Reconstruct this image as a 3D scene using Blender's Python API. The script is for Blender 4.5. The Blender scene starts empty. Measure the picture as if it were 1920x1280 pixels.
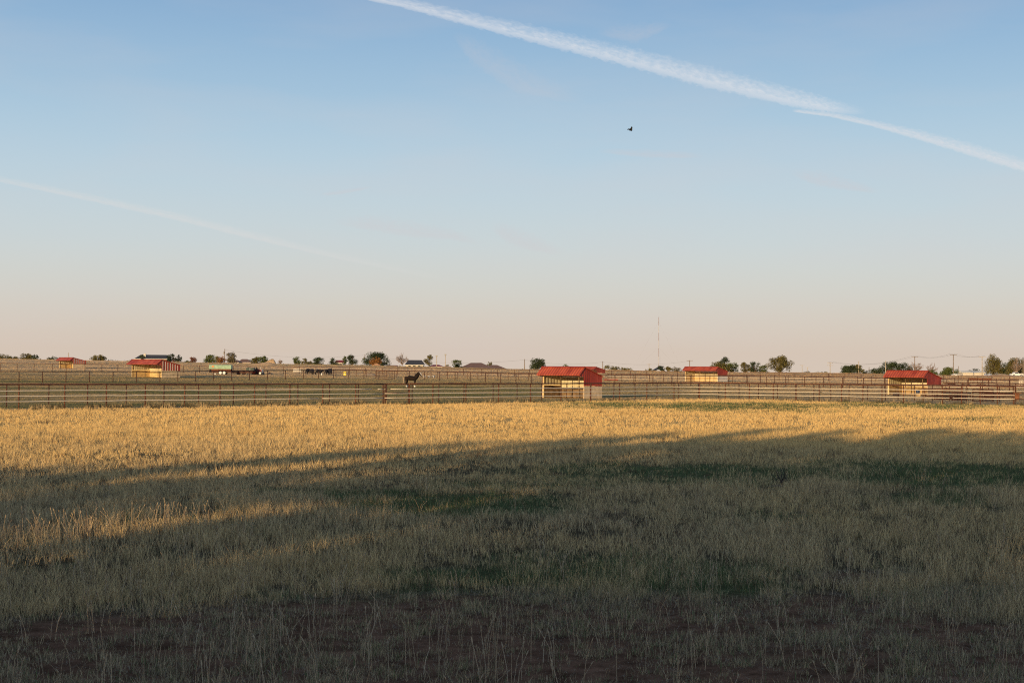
import bpy, bmesh, math, random
import numpy as np
from mathutils import Vector, Matrix

random.seed(7); RNG = np.random.default_rng(11)
C = bpy.context.scene.collection
R = math.radians
PI = math.pi

# ------------------------------------------------------------------ camera
F = 2667.0; CX, CY = 960.0, 640.0; ZC = 2.6
PITCH = math.atan(50 / F); ROLL = 14 / 1920
fw = Vector((0, math.cos(PITCH), math.sin(PITCH)))
up0 = Vector((0, -math.sin(PITCH), math.cos(PITCH)))
rt0 = Vector((1, 0, 0))
rt = rt0 * math.cos(ROLL) + up0 * math.sin(ROLL)
up = -rt0 * math.sin(ROLL) + up0 * math.cos(ROLL)
CAM = Vector((0, 0, ZC))
cd = bpy.data.cameras.new('camera'); cam = bpy.data.objects.new('camera', cd); C.objects.link(cam)
cd.sensor_width = 36; cd.lens = 36 * F / 1920; cd.clip_start = .1; cd.clip_end = 60000
cam.matrix_world = Matrix(((rt.x, up.x, -fw.x, 0), (rt.y, up.y, -fw.y, 0), (rt.z, up.z, -fw.z, ZC), (0, 0, 0, 1)))
bpy.context.scene.camera = cam

def ray(px, py):
    return fw + rt * ((px - CX) / F) + up * ((CY - py) / F)
def at(px, py, d):                 # point on the sight line at depth d
    v = ray(px, py); return CAM + v * (d / v.y)

# ------------------------------------------------------------------ noise and terrain
_perm = RNG.random((256, 256))
def vnoise(x, y):
    x = np.asarray(x, float); y = np.asarray(y, float)
    xi = np.floor(x).astype(int); yi = np.floor(y).astype(int)
    fx = x - xi; fy = y - yi; fx = fx*fx*(3-2*fx); fy = fy*fy*(3-2*fy)
    g = lambda a, b: _perm[a & 255, b & 255]
    return (g(xi, yi)*(1-fx) + g(xi+1, yi)*fx)*(1-fy) + (g(xi, yi+1)*(1-fx) + g(xi+1, yi+1)*fx)*fy
def fbm(x, y, n=4):
    s = 0; a = .5; t = 0
    for k in range(n):
        s = s + a*vnoise(np.asarray(x)*2**k + 17.3*k, np.asarray(y)*2**k - 9.1*k); t += a; a *= .55
    return s/t

_rpx = np.array([-300, 0, 200, 330, 640, 800, 960, 1150, 1280, 1500, 1600, 1750, 1920, 2200])
_rpy = np.array([672, 673.5, 676.5, 679, 684, 687.5, 692, 694, 697, 698.5, 700, 703, 706, 708])
_raz = np.arctan((_rpx - CX)/F)
_rz = ZC + (683 + 14*_rpx/1920 - _rpy)*400/F
def H(x, y):
    x = np.asarray(x, float); y = np.asarray(y, float)
    r = np.hypot(x, y); az = np.arctan2(x, y)
    zr = np.interp(az, _raz, _rz)
    k = np.clip((np.abs(az) - .45)/1.2, 0, 1); k = k*k*(3-2*k); zr = zr*(1-k) + 2.2*k
    s = np.clip((r - 120)/280, 0, 1)**2
    z = np.where(r < 400, s*zr, ZC + (zr - ZC)*r/400 - .004*(r - 400))
    near = np.clip(1 - (r-60)/90, 0, 1)
    z = z + near*.10*(fbm(x/9, y/9, 3) - .5) + np.clip((r-150)/100, 0, 1)*np.clip(1-(r-380)/100, 0, 1)*.25*(fbm(x/45, y/45, 2)-.5)
    return z
def h1(x, y): return float(H(x, y))
def gp(px, d):                     # ground point under image column px at depth d
    v = ray(px, 690 + 0*px); x = v.x/v.y*d
    return Vector((x, d, h1(x, d)))
def hit(px, py, lo=8, hi=480):      # first ground point met by the sight line
    v = ray(px, py); v = v / v.y
    ds = np.geomspace(lo, hi, 900)
    zz = ZC + v.z*ds - H(v.x*ds, ds)
    i = np.argmax(zz < 0) if (zz < 0).any() else len(ds)-1
    d = float(ds[i]); return Vector((v.x*d, d, h1(v.x*d, d)))

SUN_AZ, SUN_EL = R(27), R(7.6)     # light travels towards +x +y
TO_SUN = Vector((-math.sin(SUN_AZ)*math.cos(SUN_EL), -math.cos(SUN_AZ)*math.cos(SUN_EL), math.sin(SUN_EL)))

# ------------------------------------------------------------------ materials
def nmat(name):
    m = bpy.data.materials.new(name); m.use_nodes = True; nt = m.node_tree
    b = nt.nodes['Principled BSDF']; return m, nt, b
def mat(name, col, rough=.8, var=.25, scale=6.0, bump=0.0, metal=0.0, col2=None, spec=.3, detail=4):
    m, nt, b = nmat(name); n = nt.nodes; l = nt.links
    tc = n.new('ShaderNodeTexCoord'); nz = n.new('ShaderNodeTexNoise'); nz.inputs['Scale'].default_value = scale; nz.inputs['Detail'].default_value = detail
    l.new(tc.outputs['Object'], nz.inputs['Vector'])
    cr = n.new('ShaderNodeValToRGB'); cr.color_ramp.elements[0].position = .3; cr.color_ramp.elements[1].position = .7
    c2 = col2 if col2 else tuple(c*(1-var*1.4) for c in col)
    cr.color_ramp.elements[0].color = (*c2, 1); cr.color_ramp.elements[1].color = (*[min(1, c*(1+var*.5)) for c in col], 1)
    l.new(nz.outputs['Fac'], cr.inputs['Fac']); l.new(cr.outputs['Color'], b.inputs['Base Color'])
    b.inputs['Roughness'].default_value = rough; b.inputs['Metallic'].default_value = metal
    b.inputs['Specular IOR Level'].default_value = spec
    if bump:
        bp = n.new('ShaderNodeBump'); bp.inputs['Strength'].default_value = bump; l.new(nz.outputs['Fac'], bp.inputs['Height']); l.new(bp.outputs['Normal'], b.inputs['Normal'])
    return m
def ribbed(name, col, axis=0, pitch=.3, fade=None, rough=.55, line=(0, 0, 0), mul=.45):
    """painted ribbed sheet metal: rib shadow-lines from bump and darkened into the colour, a little dirt"""
    m, nt, b = nmat(name); n = nt.nodes; l = nt.links
    tc = n.new('ShaderNodeTexCoord'); sp = n.new('ShaderNodeSeparateXYZ'); l.new(tc.outputs['Object'], sp.inputs[0])
    mu = n.new('ShaderNodeMath'); mu.operation = 'MULTIPLY'; mu.inputs[1].default_value = 1/pitch; l.new(sp.outputs[axis], mu.inputs[0])
    fr = n.new('ShaderNodeMath'); fr.operation = 'FRACT'; l.new(mu.outputs[0], fr.inputs[0])
    cr = n.new('ShaderNodeValToRGB'); e = cr.color_ramp.elements
    e[0].position = 0; e[0].color = (0, 0, 0, 1); e[1].position = .25; e[1].color = (1, 1, 1, 1)
    x = cr.color_ramp.elements.new(.75); x.color = (1, 1, 1, 1); x = cr.color_ramp.elements.new(1); x.color = (0, 0, 0, 1)
    l.new(fr.outputs[0], cr.inputs['Fac'])
    bp = n.new('ShaderNodeBump'); bp.inputs['Strength'].default_value = .8; bp.inputs['Distance'].default_value = .04; l.new(cr.outputs['Color'], bp.inputs['Height']); l.new(bp.outputs['Normal'], b.inputs['Normal'])
    nz = n.new('ShaderNodeTexNoise'); nz.inputs['Scale'].default_value = .9; nz.inputs['Detail'].default_value = 6; l.new(tc.outputs['Object'], nz.inputs['Vector'])
    r2 = n.new('ShaderNodeValToRGB'); r2.color_ramp.elements[0].position = .35; r2.color_ramp.elements[1].position = .7
    r2.color_ramp.elements[0].color = (*[c*.62 for c in col], 1); r2.color_ramp.elements[1].color = (*(fade or col), 1)
    l.new(nz.outputs['Fac'], r2.inputs['Fac'])
    mx = n.new('ShaderNodeMix'); mx.data_type = 'RGBA'; mx.blend_type = 'MULTIPLY'; mx.inputs[0].default_value = mul  # rib shade lines multiplied into the base colour
    if sum(line) > 0:
        mx.blend_type = 'MIX'; iv = n.new('ShaderNodeMath'); iv.operation = 'MULTIPLY_ADD'; iv.inputs[1].default_value = -mul; iv.inputs[2].default_value = mul; l.new(cr.outputs['Color'], iv.inputs[0]); l.new(iv.outputs[0], mx.inputs[0])
    l.new(r2.outputs['Color'], mx.inputs[6])
    if sum(line) > 0: mx.inputs[7].default_value = (*line, 1)
    else: l.new(cr.outputs['Color'], mx.inputs[7]); l.new(mx.outputs[2], b.inputs['Base Color'])
    b.inputs['Roughness'].default_value = rough; b.inputs['Specular IOR Level'].default_value = .3
    return m
def attr_mat(name, transl=.35, rough=1.0, noise=0):
    m, nt, b = nmat(name); n = nt.nodes; l = nt.links; n.remove(b)
    out = [x for x in n if x.type == 'OUTPUT_MATERIAL'][0]
    a = n.new('ShaderNodeAttribute'); a.attribute_name = 'Col'
    d = n.new('ShaderNodeBsdfDiffuse'); t = n.new('ShaderNodeBsdfTranslucent'); mx = n.new('ShaderNodeMixShader'); mx.inputs[0].default_value = transl
    l.new(a.outputs['Color'], d.inputs[0]); l.new(a.outputs['Color'], t.inputs[0]); l.new(d.outputs[0], mx.inputs[1]); l.new(t.outputs[0], mx.inputs[2]); l.new(mx.outputs[0], out.inputs[0])
    return m

M = dict(
 rust=mat('rusted_pipe', (.135, .050, .025), .85, .5, 9, .1),
 rust_dark=mat('dark_rusted_pipe', (.085, .034, .022), .85, .5, 9),
 white_rail=mat('white_rail', (.78, .67, .53), .8, .1, 3, spec=.1),
 red_roof=ribbed('red_roof_metal', (.42, .050, .016), 0, .3, (.52, .10, .045)),
 red_side=ribbed('red_side_metal', (.46, .055, .030), 1, .28, (.50, .075, .042)),
 red_side_x=ribbed('red_side_metal_long', (.46, .055, .030), 0, .28, (.50, .075, .042)),
 cream_x=ribbed('cream_metal_long', (.80, .69, .44), 0, .4, (.82, .72, .48), mul=.15),
 cream_y=ribbed('cream_metal_cross', (.80, .69, .44), 1, .4, (.82, .72, .48), mul=.25),
 cream_wall=mat('cream_painted_board', (.66, .48, .28), .9, .22, 2.5, .2),
 kick_dull=mat('dull_kick_board', (.24, .155, .085), .95, .5, 2.2, .3),  # darker, duller tone of the kick board colour
 kick_lit=mat('sunlit_kick_board', (.74, .54, .26), .9, .15, 3, .3),  # same boards with the sunlit tone put into the colour
 kick=mat('kick_board', (.46, .31, .15), .9, .4, 3, .3),
 post_wood=mat('dark_post', (.10, .055, .035), .9, .3, 8),
 post_cream=mat('cream_post', (.72, .52, .24), .8, .2, 8),
 trim=mat('pale_trim', (.75, .68, .55), .7, .1, 5),
 pole=mat('weathered_pole', (.25, .19, .14), .95, .3, 3),
 pole_pale=mat('pale_pole', (.50, .42, .32), .95, .3, 3),
 wire=mat('wire', (.12, .11, .11), .6, .1, 1),
 insul=mat('insulator', (.35, .33, .31), .5, .1, 5),
 steel=mat('galvanised_steel', (.42, .41, .40), .5, .2, 5, metal=.4),
 mast_red=mat('mast_red', (.30, .19, .16), .7, .1, 1),
 mast_white=mat('mast_white', (.55, .52, .50), .7, .1, 1),
 bark=mat('bark', (.11, .075, .05), .95, .4, 4, .4),
 bark_pale=mat('pale_bark', (.26, .18, .13), .95, .3, 4, .4),
 roof_dark=mat('dark_shingle', (.055, .055, .062), .9, .25, 3),
 roof_brown=mat('brown_shingle', (.20, .115, .085), .9, .25, 3),
 roof_red=mat('faded_red_roof', (.32, .05, .04), .7, .3, 2),
 roof_orange=mat('orange_roof', (.62, .30, .12), .8, .2, 2),
 brick=mat('brick_wall', (.30, .15, .10), .9, .3, 6),
 stucco=mat('pale_wall', (.62, .55, .46), .9, .15, 3),
 glass=mat('window_glass', (.03, .04, .05), .12, .1, 2, spec=.6),
 black=mat('black_rubber', (.02, .02, .02), .8, .2, 8),
 green_paint=mat('pale_green_panel', (.33, .46, .30), .6, .22, 2),
 orange_paint=mat('orange_mark', (.75, .26, .07), .6, .2, 4),
 rust_panel=mat('rusty_slat_panel', (.24, .09, .04), .85, .5, 5),
 white_paint=mat('white_paint', (.78, .76, .72), .5, .1, 3),
 dark_green=mat('dark_green_tank', (.035, .06, .05), .5, .3, 3),
 blue=mat('blue_plastic', (.03, .05, .10), .5, .2, 3),
 yellow=mat('yellow_plastic', (.80, .60, .04), .6, .1, 4),
 dirt=mat('tan_dirt', (.50, .33, .18), 1, .25, 1.5, .5),
 dirt_dark=mat('dark_dirt', (.07, .05, .05), 1, .4, 14, .6),
 straw=mat('straw_heap', (.60, .40, .18), 1, .3, 5, .6),
 cattle=mat('black_hide', (.016, .013, .014), .75, .3, 3),
 bird=mat('black_feather', (.008, .009, .012), .7, .3, 12),
 hair_dark=mat('dark_hair', (.012, .008, .006), .7, .3, 20),
 hair_pale=mat('pale_hair', (.42, .30, .20), .8, .4, 20),
)
M['leaf'] = attr_mat('leaf', .25)
M['blade'] = attr_mat('grass_blade', .30)

# ------------------------------------------------------------------ object helpers
def tag(o, label=None, cat=None, group=None, kind=None):
    if label: o['label'] = label
    if cat: o['category'] = cat
    if group: o['group'] = group
    if kind: o['kind'] = kind
    return o
def thing(name, label, cat, loc=(0, 0, 0), rz=0, group=None):
    o = bpy.data.objects.new(name, None); C.objects.link(o); o.location = loc; o.rotation_euler = (0, 0, rz)
    o.empty_display_size = .3
    return tag(o, label, cat, group)
class MB:
    def __init__(s): s.v = []; s.f = []; s.mi = []; s.cur = 0
    def add(s, vs, fs):
        b = len(s.v); s.v += [tuple(p) for p in vs]; s.f += [tuple(b+i for i in f) for f in fs]; s.mi += [s.cur]*len(fs); return s
    def box(s, c, d, rz=0, rot=None):
        hx, hy, hz = d[0]/2, d[1]/2, d[2]/2
        Mx = rot if rot is not None else Matrix.Rotation(rz, 3, 'Z')
        P = [Vector(c) + Mx @ Vector((x*hx, y*hy, z*hz)) for x in (-1, 1) for y in (-1, 1) for z in (-1, 1)]
        return s.add(P, [(0, 1, 3, 2), (4, 6, 7, 5), (0, 4, 5, 1), (2, 3, 7, 6), (0, 2, 6, 4), (1, 5, 7, 3)])
    def tube(s, pts, rad, n=8, cap=True):
        pts = [Vector(p) for p in pts]; rads = rad if isinstance(rad, (list, tuple)) else [rad]*len(pts)
        b = len(s.v); ref = None
        for i, p in enumerate(pts):
            t = (pts[min(i+1, len(pts)-1)] - pts[max(i-1, 0)])
            t = t.normalized() if t.length > 1e-9 else Vector((0, 0, 1))
            a = Vector((0, 0, 1)) if abs(t.z) < .9 else Vector((1, 0, 0))
            if ref is not None and (ref - t*ref.dot(t)).length > .1: u = (ref - t*ref.dot(t)).normalized()
            else: u = t.cross(a).normalized()
            ref = u; w = t.cross(u)
            for k in range(n):
                an = 2*PI*k/n; q = p + (u*math.cos(an) + w*math.sin(an))*rads[i]; s.v.append(tuple(q))
        for i in range(len(pts)-1):
            for k in range(n):
                k2 = (k+1) % n; s.f.append((b+i*n+k, b+i*n+k2, b+(i+1)*n+k2, b+(i+1)*n+k)); s.mi.append(s.cur)
        if cap:
            s.f.append(tuple(b+k for k in range(n))[::-1]); s.f.append(tuple(b+(len(pts)-1)*n+k for k in range(n))); s.mi += [s.cur]*2
        return s
    def prism(s, poly, a, b):   # poly: list of (y,z); extruded along x from a to b
        n = len(poly); vs = [(a, y, z) for y, z in poly] + [(b, y, z) for y, z in poly]
        return s.add(vs, [tuple(range(n)), tuple(range(2*n-1, n-1, -1))] + [(i, i+n, (i+1) % n + n, (i+1) % n) for i in range(n)])
    def build(s, name, m, parent=None, smooth=False):
        me = bpy.data.meshes.new(name); me.from_pydata(s.v, [], s.f)
        bm = bmesh.new(); bm.from_mesh(me); bmesh.ops.recalc_face_normals(bm, faces=bm.faces); bm.to_mesh(me); bm.free()
        for x in (m if isinstance(m, (list, tuple)) else [m]): me.materials.append(x)
        if len(me.polygons) == len(s.mi): me.polygons.foreach_set('material_index', s.mi)
        if smooth: me.polygons.foreach_set('use_smooth', [True]*len(me.polygons))
        o = bpy.data.objects.new(name, me); C.objects.link(o)
        if parent: o.parent = parent
        return o
def npmesh(name, verts, faces_flat, sizes, cols, m, parent=None):
    me = bpy.data.meshes.new(name); nv = len(verts); nf = len(sizes)
    me.vertices.add(nv); me.vertices.foreach_set('co', verts.astype(np.float32).ravel())
    me.loops.add(len(faces_flat)); me.loops.foreach_set('vertex_index', faces_flat.astype(np.int32))
    me.polygons.add(nf); st = np.concatenate(([0], np.cumsum(sizes)[:-1])).astype(np.int32)
    me.polygons.foreach_set('loop_start', st)
    me.update(calc_edges=True)
    if cols is not None:
        ca = me.color_attributes.new('Col', 'FLOAT_COLOR', 'POINT')
        c4 = np.ones((nv, 4), np.float32); c4[:, :3] = cols; ca.data.foreach_set('color', c4.ravel())
    me.materials.append(m); me.validate()
    o = bpy.data.objects.new(name, me); C.objects.link(o)
    if parent: o.parent = parent
    return o
def dup(root, loc, rz=None, label=None, group=None, scale=None):
    r = root.copy(); C.objects.link(r); r.location = loc
    if rz is not None: r.rotation_euler = (0, 0, rz)
    if label: r['label'] = label
    if group: r['group'] = group
    if scale: r.scale = scale
    for ch in list(root.children):
        c = ch.copy(); C.objects.link(c); c.parent = r
        for g in ch.children:
            d = g.copy(); C.objects.link(d); d.parent = c
    return r

# ------------------------------------------------------------------ field colours (world-space patches)
def wpatch(px, py, hw, hh, k):
    c = hit(px, py); top = hit(px, py - hh); bot = hit(px, py + hh)
    return (c.x, c.y, hw/F*c.y, max(.3, (top.y - bot.y)/2), (c.x/c.y), k)
GREEN = [wpatch(*a) for a in [
 (1330, 762, 330, 8, 1.1), (1230, 761, 150, 6, .8), (1770, 757, 230, 9, 1.1), (1830, 787, 130, 4, .6), (1700, 795, 90, 3, .4),
 (850, 948, 230, 24, 1.15), (640, 921, 170, 9, .9), (1000, 905, 200, 12, .7), (1330, 893, 300, 20, .85), (1780, 893, 260, 24, .95), (1120, 884, 190, 14, .6),
 (1740, 940, 120, 14, .8), (1500, 905, 200, 10, .6), (960, 1085, 300, 17, .75), (700, 1112, 240, 11, .9), (1230, 1075, 330, 40, .65), (1350, 1112, 200, 14, .95), (1440, 960, 150, 12, .35),
 (300, 985, 200, 12, .35)]]
SOIL = [wpatch(*a) for a in [
 (1350, 1165, 560, 36, 1.0), (900, 1150, 330, 26, .9), (1640, 1088, 130, 22, .8), (1750, 1210, 240, 44, 1.0), (1200, 1240, 300, 28, .7), (500, 1180, 330, 24, .6), (1500, 1260, 400, 30, .8), (1890, 1150, 100, 30, .8), (100, 1200, 160, 40, .5)]]
def blobs(x, y, L):
    s = np.zeros_like(x)
    wx = x + 1.2*(fbm(x/2.2, y/2.2, 3)-.5)*np.clip(y/25, .5, 3); wy = y + 7.0*(fbm(x/3+7, y/4+3, 4)-.5)*np.clip(y/30, .3, 3)
    for cx, cy, rx, ry, t, k in L:
        dx = (wx - cx - t*(wy-cy))/rx; dy = (wy - cy)/ry
        s = np.maximum(s, k*np.clip(1.15 - .8*(dx*dx + dy*dy), 0, 1))
    return np.clip(s, 0, 1)
def soilf(x, y):                    # bare trodden strip close to the viewpoint
    r = np.hypot(x, y); lim = 16.6 + 2.2*(fbm(x/3.1+2, y/3.1+8, 3)-.5) - np.clip((-x-2.2)*.35, 0, 1.6)
    return np.clip(np.maximum(np.clip((lim - r)/1.0, 0, 1)*.9, blobs(x, y, SOIL)*.8*np.clip((24-r)/6, 0, 1)), 0, 1)
def past_fence(x, y):               # >0 beyond the front pipe fence
    px = CX + F*x/np.maximum(y, 1)
    return y - f1_depth(px)
_f1px = np.array([-400, 0, 960, 1290, 1600, 2300]); _f1d = np.array([70, 80, 105, 121, 116, 103.])
def f1_depth(px): return 1/np.interp(px, _f1px, 1/_f1d)

STRAW = np.array([.86, .58, .235]); STRAWG = np.array([.52, .405, .245]); GRN = np.array([.125, .160, .065]); BRN = np.array([.24, .15, .09])
SOILC = np.array([.185, .098, .060]); PAST = np.array([.44, .305, .145]); PASTG = np.array([.20, .18, .075]); TAN = np.array([.74, .50, .28])
def mixc(a, b, t): return a*(1-t[:, None]) + b*t[:, None]
def grass_col(x, y, n):
    g = blobs(x, y, GREEN); r = np.hypot(x, y); pf = past_fence(x, y)
    rnd = n
    c = np.tile(STRAW, (len(x), 1))
    shade = np.clip((58 - r)/30, 0, 1)                      # greener near growth; straw also greyed to put shade into the colour
    c = mixc(c, STRAWG, np.clip(shade*.55 + .5*(fbm(x/3, y/5, 3)-.5), 0, 1))
    gg = np.clip(g*1.15 + .26*shade*(fbm(x/2+4, y/4, 3) - .42)*2.2, 0, 1)
    c = mixc(c, GRN, (rnd < gg*.66*(.45 + 1.1*fbm(x/.8, y/1.1, 2))).astype(float))
    m = (RNG.random(len(x)) < .08 + .10*shade).astype(float); c = mixc(c, BRN, m)
    so_ = soilf(x, y); c = mixc(c, np.array([.36, .285, .175]), so_*.75); c = mixc(c, GRN*1.3, ((RNG.random(len(x)) < .16*so_)).astype(float))
    b = np.clip(pf/1.5, 0, 1)
    f = fbm(x/30, y/9, 3); p = mixc(np.tile(PAST, (len(x), 1)), PASTG, np.clip((f-.38)*3.2 + np.clip((170-r)/60, -.4, .5)*.5, 0, 1))
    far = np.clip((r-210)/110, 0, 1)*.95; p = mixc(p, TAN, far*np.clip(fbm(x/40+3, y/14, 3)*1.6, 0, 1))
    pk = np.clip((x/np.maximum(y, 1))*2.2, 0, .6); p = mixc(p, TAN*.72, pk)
    c = c*(1-b[:, None]) + p*b[:, None]
    v = np.clip((60-r)/30, 0, 1); return c*(.80 - .34*v + (.40 + .72*v)*RNG.random(len(x)))[:, None]
def ground_col(x, y):
    g = blobs(x, y, GREEN); s = soilf(x, y); r = np.hypot(x, y); pf = past_fence(x, y)
    n = fbm(x/1.3, y/2.6, 4)
    c = np.tile(np.array([.11, .085, .05]), (len(x), 1)); c = mixc(c, STRAW*.72, np.clip((r-35)/35, 0, 1))
    c = mixc(c, GRN*.8, np.clip(g*.85, 0, 1)); c = mixc(c, SOILC, np.clip(s*1.2 + (n-.55)*.9, 0, 1)*np.clip((40-r)/15, 0, 1)); c = c*np.where(r < 30, .65+.7*fbm(x/.35, y/.5, 3), 1)[:, None]
    b = np.clip(pf/1.5 + .3, 0, 1)
    f = fbm(x/30, y/9, 3); p = mixc(np.tile(PAST, (len(x), 1)), PASTG, np.clip((f-.38)*3.2 + np.clip((170-r)/60, -.4, .5)*.5, 0, 1))
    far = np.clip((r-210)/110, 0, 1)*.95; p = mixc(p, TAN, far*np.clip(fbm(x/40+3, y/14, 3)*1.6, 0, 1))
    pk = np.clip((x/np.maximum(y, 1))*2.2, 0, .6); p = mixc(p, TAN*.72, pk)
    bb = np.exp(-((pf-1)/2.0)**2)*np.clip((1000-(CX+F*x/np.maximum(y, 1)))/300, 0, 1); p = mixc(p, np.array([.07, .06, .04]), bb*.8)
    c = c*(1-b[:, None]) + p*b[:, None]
    return np.where((y > 2)[:, None], c, np.array([.17, .13, .075]))

# ground sheet: polar grid, fine in front, reaching past the skyline
def ground():
    azf = np.linspace(-.52, .52, 420); azb = np.linspace(.52, 2*PI-.52, 90)[1:-1]
    az = np.concatenate([azf, azb]); rr = np.concatenate([[.0], np.geomspace(1.5, 420, 430), np.geomspace(440, 7000, 50)])
    A, Rr = np.meshgrid(az, rr); x = (np.sin(A)*Rr).ravel(); y = (np.cos(A)*Rr).ravel(); z = H(x, y)
    na = len(az); nr = len(rr); i, j = np.meshgrid(np.arange(nr-1), np.arange(na), indexing='ij')
    a = i*na + j; b = i*na + (j+1) % na; c = (i+1)*na + (j+1) % na; d = (i+1)*na + j
    f = np.stack([a, d, c, b], -1).reshape(-1, 4)[na:]
    f0 = np.stack([np.zeros(na, int), na+np.arange(na), na+(np.arange(na)+1) % na], -1)
    flat = np.concatenate([f0.ravel(), f.ravel()]); sizes = np.concatenate([np.full(na, 3), np.full(len(f), 4)])
    m, nt, bs = nmat('field_ground'); n = nt.nodes; l = nt.links
    at_ = n.new('ShaderNodeAttribute'); at_.attribute_name = 'Col'; tc = n.new('ShaderNodeTexCoord')
    nz = n.new('ShaderNodeTexNoise'); nz.inputs['Scale'].default_value = 3.6; nz.inputs['Detail'].default_value = 10; nz.inputs['Roughness'].default_value = .7
    l.new(tc.outputs['Object'], nz.inputs['Vector'])
    cr = n.new('ShaderNodeValToRGB'); cr.color_ramp.elements[0].position = .3; cr.color_ramp.elements[0].color = (.30, .28, .26, 1); cr.color_ramp.elements[1].position = .70; cr.color_ramp.elements[1].color = (1.5, 1.45, 1.4, 1)
    l.new(nz.outputs['Fac'], cr.inputs['Fac'])
    mx = n.new('ShaderNodeMix'); mx.data_type = 'RGBA'; mx.blend_type = 'MULTIPLY'; mx.inputs[0].default_value = 1
    l.new(at_.outputs['Color'], mx.inputs[6]); l.new(cr.outputs['Color'], mx.inputs[7]); l.new(mx.outputs[2], bs.inputs['Base Color'])
    bs.inputs['Roughness'].default_value = 1; bs.inputs['Specular IOR Level'].default_value = 0
    bp = n.new('ShaderNodeBump'); bp.inputs['Strength'].default_value = .9; bp.inputs['Distance'].default_value = .12; l.new(nz.outputs['Fac'], bp.inputs['Height']); l.new(bp.outputs['Normal'], bs.inputs['Normal'])
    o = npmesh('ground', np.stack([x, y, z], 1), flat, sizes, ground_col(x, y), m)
    tag(o, kind='structure', label='flat dry pasture ground rising gently to the skyline')
ground()

# grass as blades in tufts
def tufts(name, label, cat, r0, r1, dens, nb, hgt, wid, clip, seg2=True, spread=.06, azm=.47, lay=1.0, only_soil=False, tint=None):
    area = azm*(r1*r1 - r0*r0); n = int(area*dens)
    r = np.sqrt(RNG.random(n)*(r1*r1-r0*r0) + r0*r0); az = (RNG.random(n)*2-1)*azm
    x = r*np.sin(az); y = r*np.cos(az); pf = past_fence(x, y)
    keep = (pf < .0) if clip == 'field' else (pf > 1.0)
    s = soilf(x, y); cl = fbm(x/.9+5, y/1.4, 3); c2 = fbm(x/.42+3, y/.5+1, 2)
    keep &= RNG.random(n) > s*np.clip(.36 + (.50-c2)*3.6, .05, .96)
    keep &= RNG.random(n) < np.clip(.45 + (cl-.3)*2.6, .25, 1)
    if only_soil: keep = (pf < 0) & (s > .3) & (RNG.random(n) < .3 + .7*(c2 > .48))
    x = x[keep]; y = y[keep]; r = r[keep]; s = s[keep]; cl = cl[keep]; nt = len(x)
    g = blobs(x, y, GREEN); big = fbm(x/5+9, y/5, 2)
    ht = hgt*(1 - .35*np.clip(g, 0, 1))*(1-.62*s)*(.6 + .8*big)*(.7 + .7*cl)*(.75 + .5*RNG.random(nt))
    idx = np.repeat(np.arange(nt), nb); N = len(idx)
    ang = RNG.random(N)*2*PI; rad = spread*np.sqrt(RNG.random(N))*(.6+.8*RNG.random(N))
    bx = x[idx] + rad*np.cos(ang); by = y[idx] + rad*np.sin(ang); bz = H(bx, by) - .01
    h = ht[idx]*(.45 + .75*RNG.random(N)); tall = RNG.random(N) < .012; h = np.where(tall, h*1.8, h)
    lean = h*(.15 + .75*RNG.random(N)**1.3); lean = np.where(tall, h*.12, lean)*lay; la = ang + (RNG.random(N)-.5)*1.6
    lx = lean*np.cos(la); ly = lean*np.sin(la)
    fa = RNG.random(N)*PI; w = wid*(.6+.8*RNG.random(N)); wx = np.cos(fa)*w/2; wy = np.sin(fa)*w/2
    tn = RNG.random(nt)[idx]; col = grass_col(bx, by, np.clip(tn*.45 + RNG.random(N)*.55, 0, 1))
    if tint is not None: col = np.array(tint)*(.6+.8*RNG.random(N))[:, None]
    if seg2:
        V = np.empty((N, 5, 3))
        V[:, 0] = np.stack([bx-wx, by-wy, bz], 1); V[:, 1] = np.stack([bx+wx, by+wy, bz], 1)
        mx_, my_, mz = bx+lx*.35, by+ly*.35, bz+h*.6
        V[:, 2] = np.stack([mx_+wx*.7, my_+wy*.7, mz], 1); V[:, 3] = np.stack([mx_-wx*.7, my_-wy*.7, mz], 1)
        V[:, 4] = np.stack([bx+lx, by+ly, bz+h], 1)
        base = (np.arange(N)*5)[:, None]; f = np.concatenate([base+np.array([[0, 1, 2, 3]]), base+np.array([[3, 2, 4]])], 1).ravel()
        sizes = np.tile([4, 3], N); cols = np.repeat(col, 5, 0)
    else:
        V = np.empty((N, 3, 3)); V[:, 0] = np.stack([bx-wx, by-wy, bz], 1); V[:, 1] = np.stack([bx+wx, by+wy, bz], 1); V[:, 2] = np.stack([bx+lx, by+ly, bz+h], 1)
        f = np.arange(N*3); sizes = np.full(N, 3); cols = np.repeat(col, 3, 0)
    return V.reshape(-1, 3), f, sizes, cols
def merge(name, label, cat, parts):
    off = 0; V = []; Fs = []; S = []; Cc = []
    for v, f, s, c in parts: V.append(v); Fs.append(f+off); S.append(s); Cc.append(c); off += len(v)
    o = npmesh(name, np.concatenate(V), np.concatenate(Fs), np.concatenate(S), np.concatenate(Cc), M['blade'])
    return tag(o, label, cat, kind='stuff')
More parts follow.
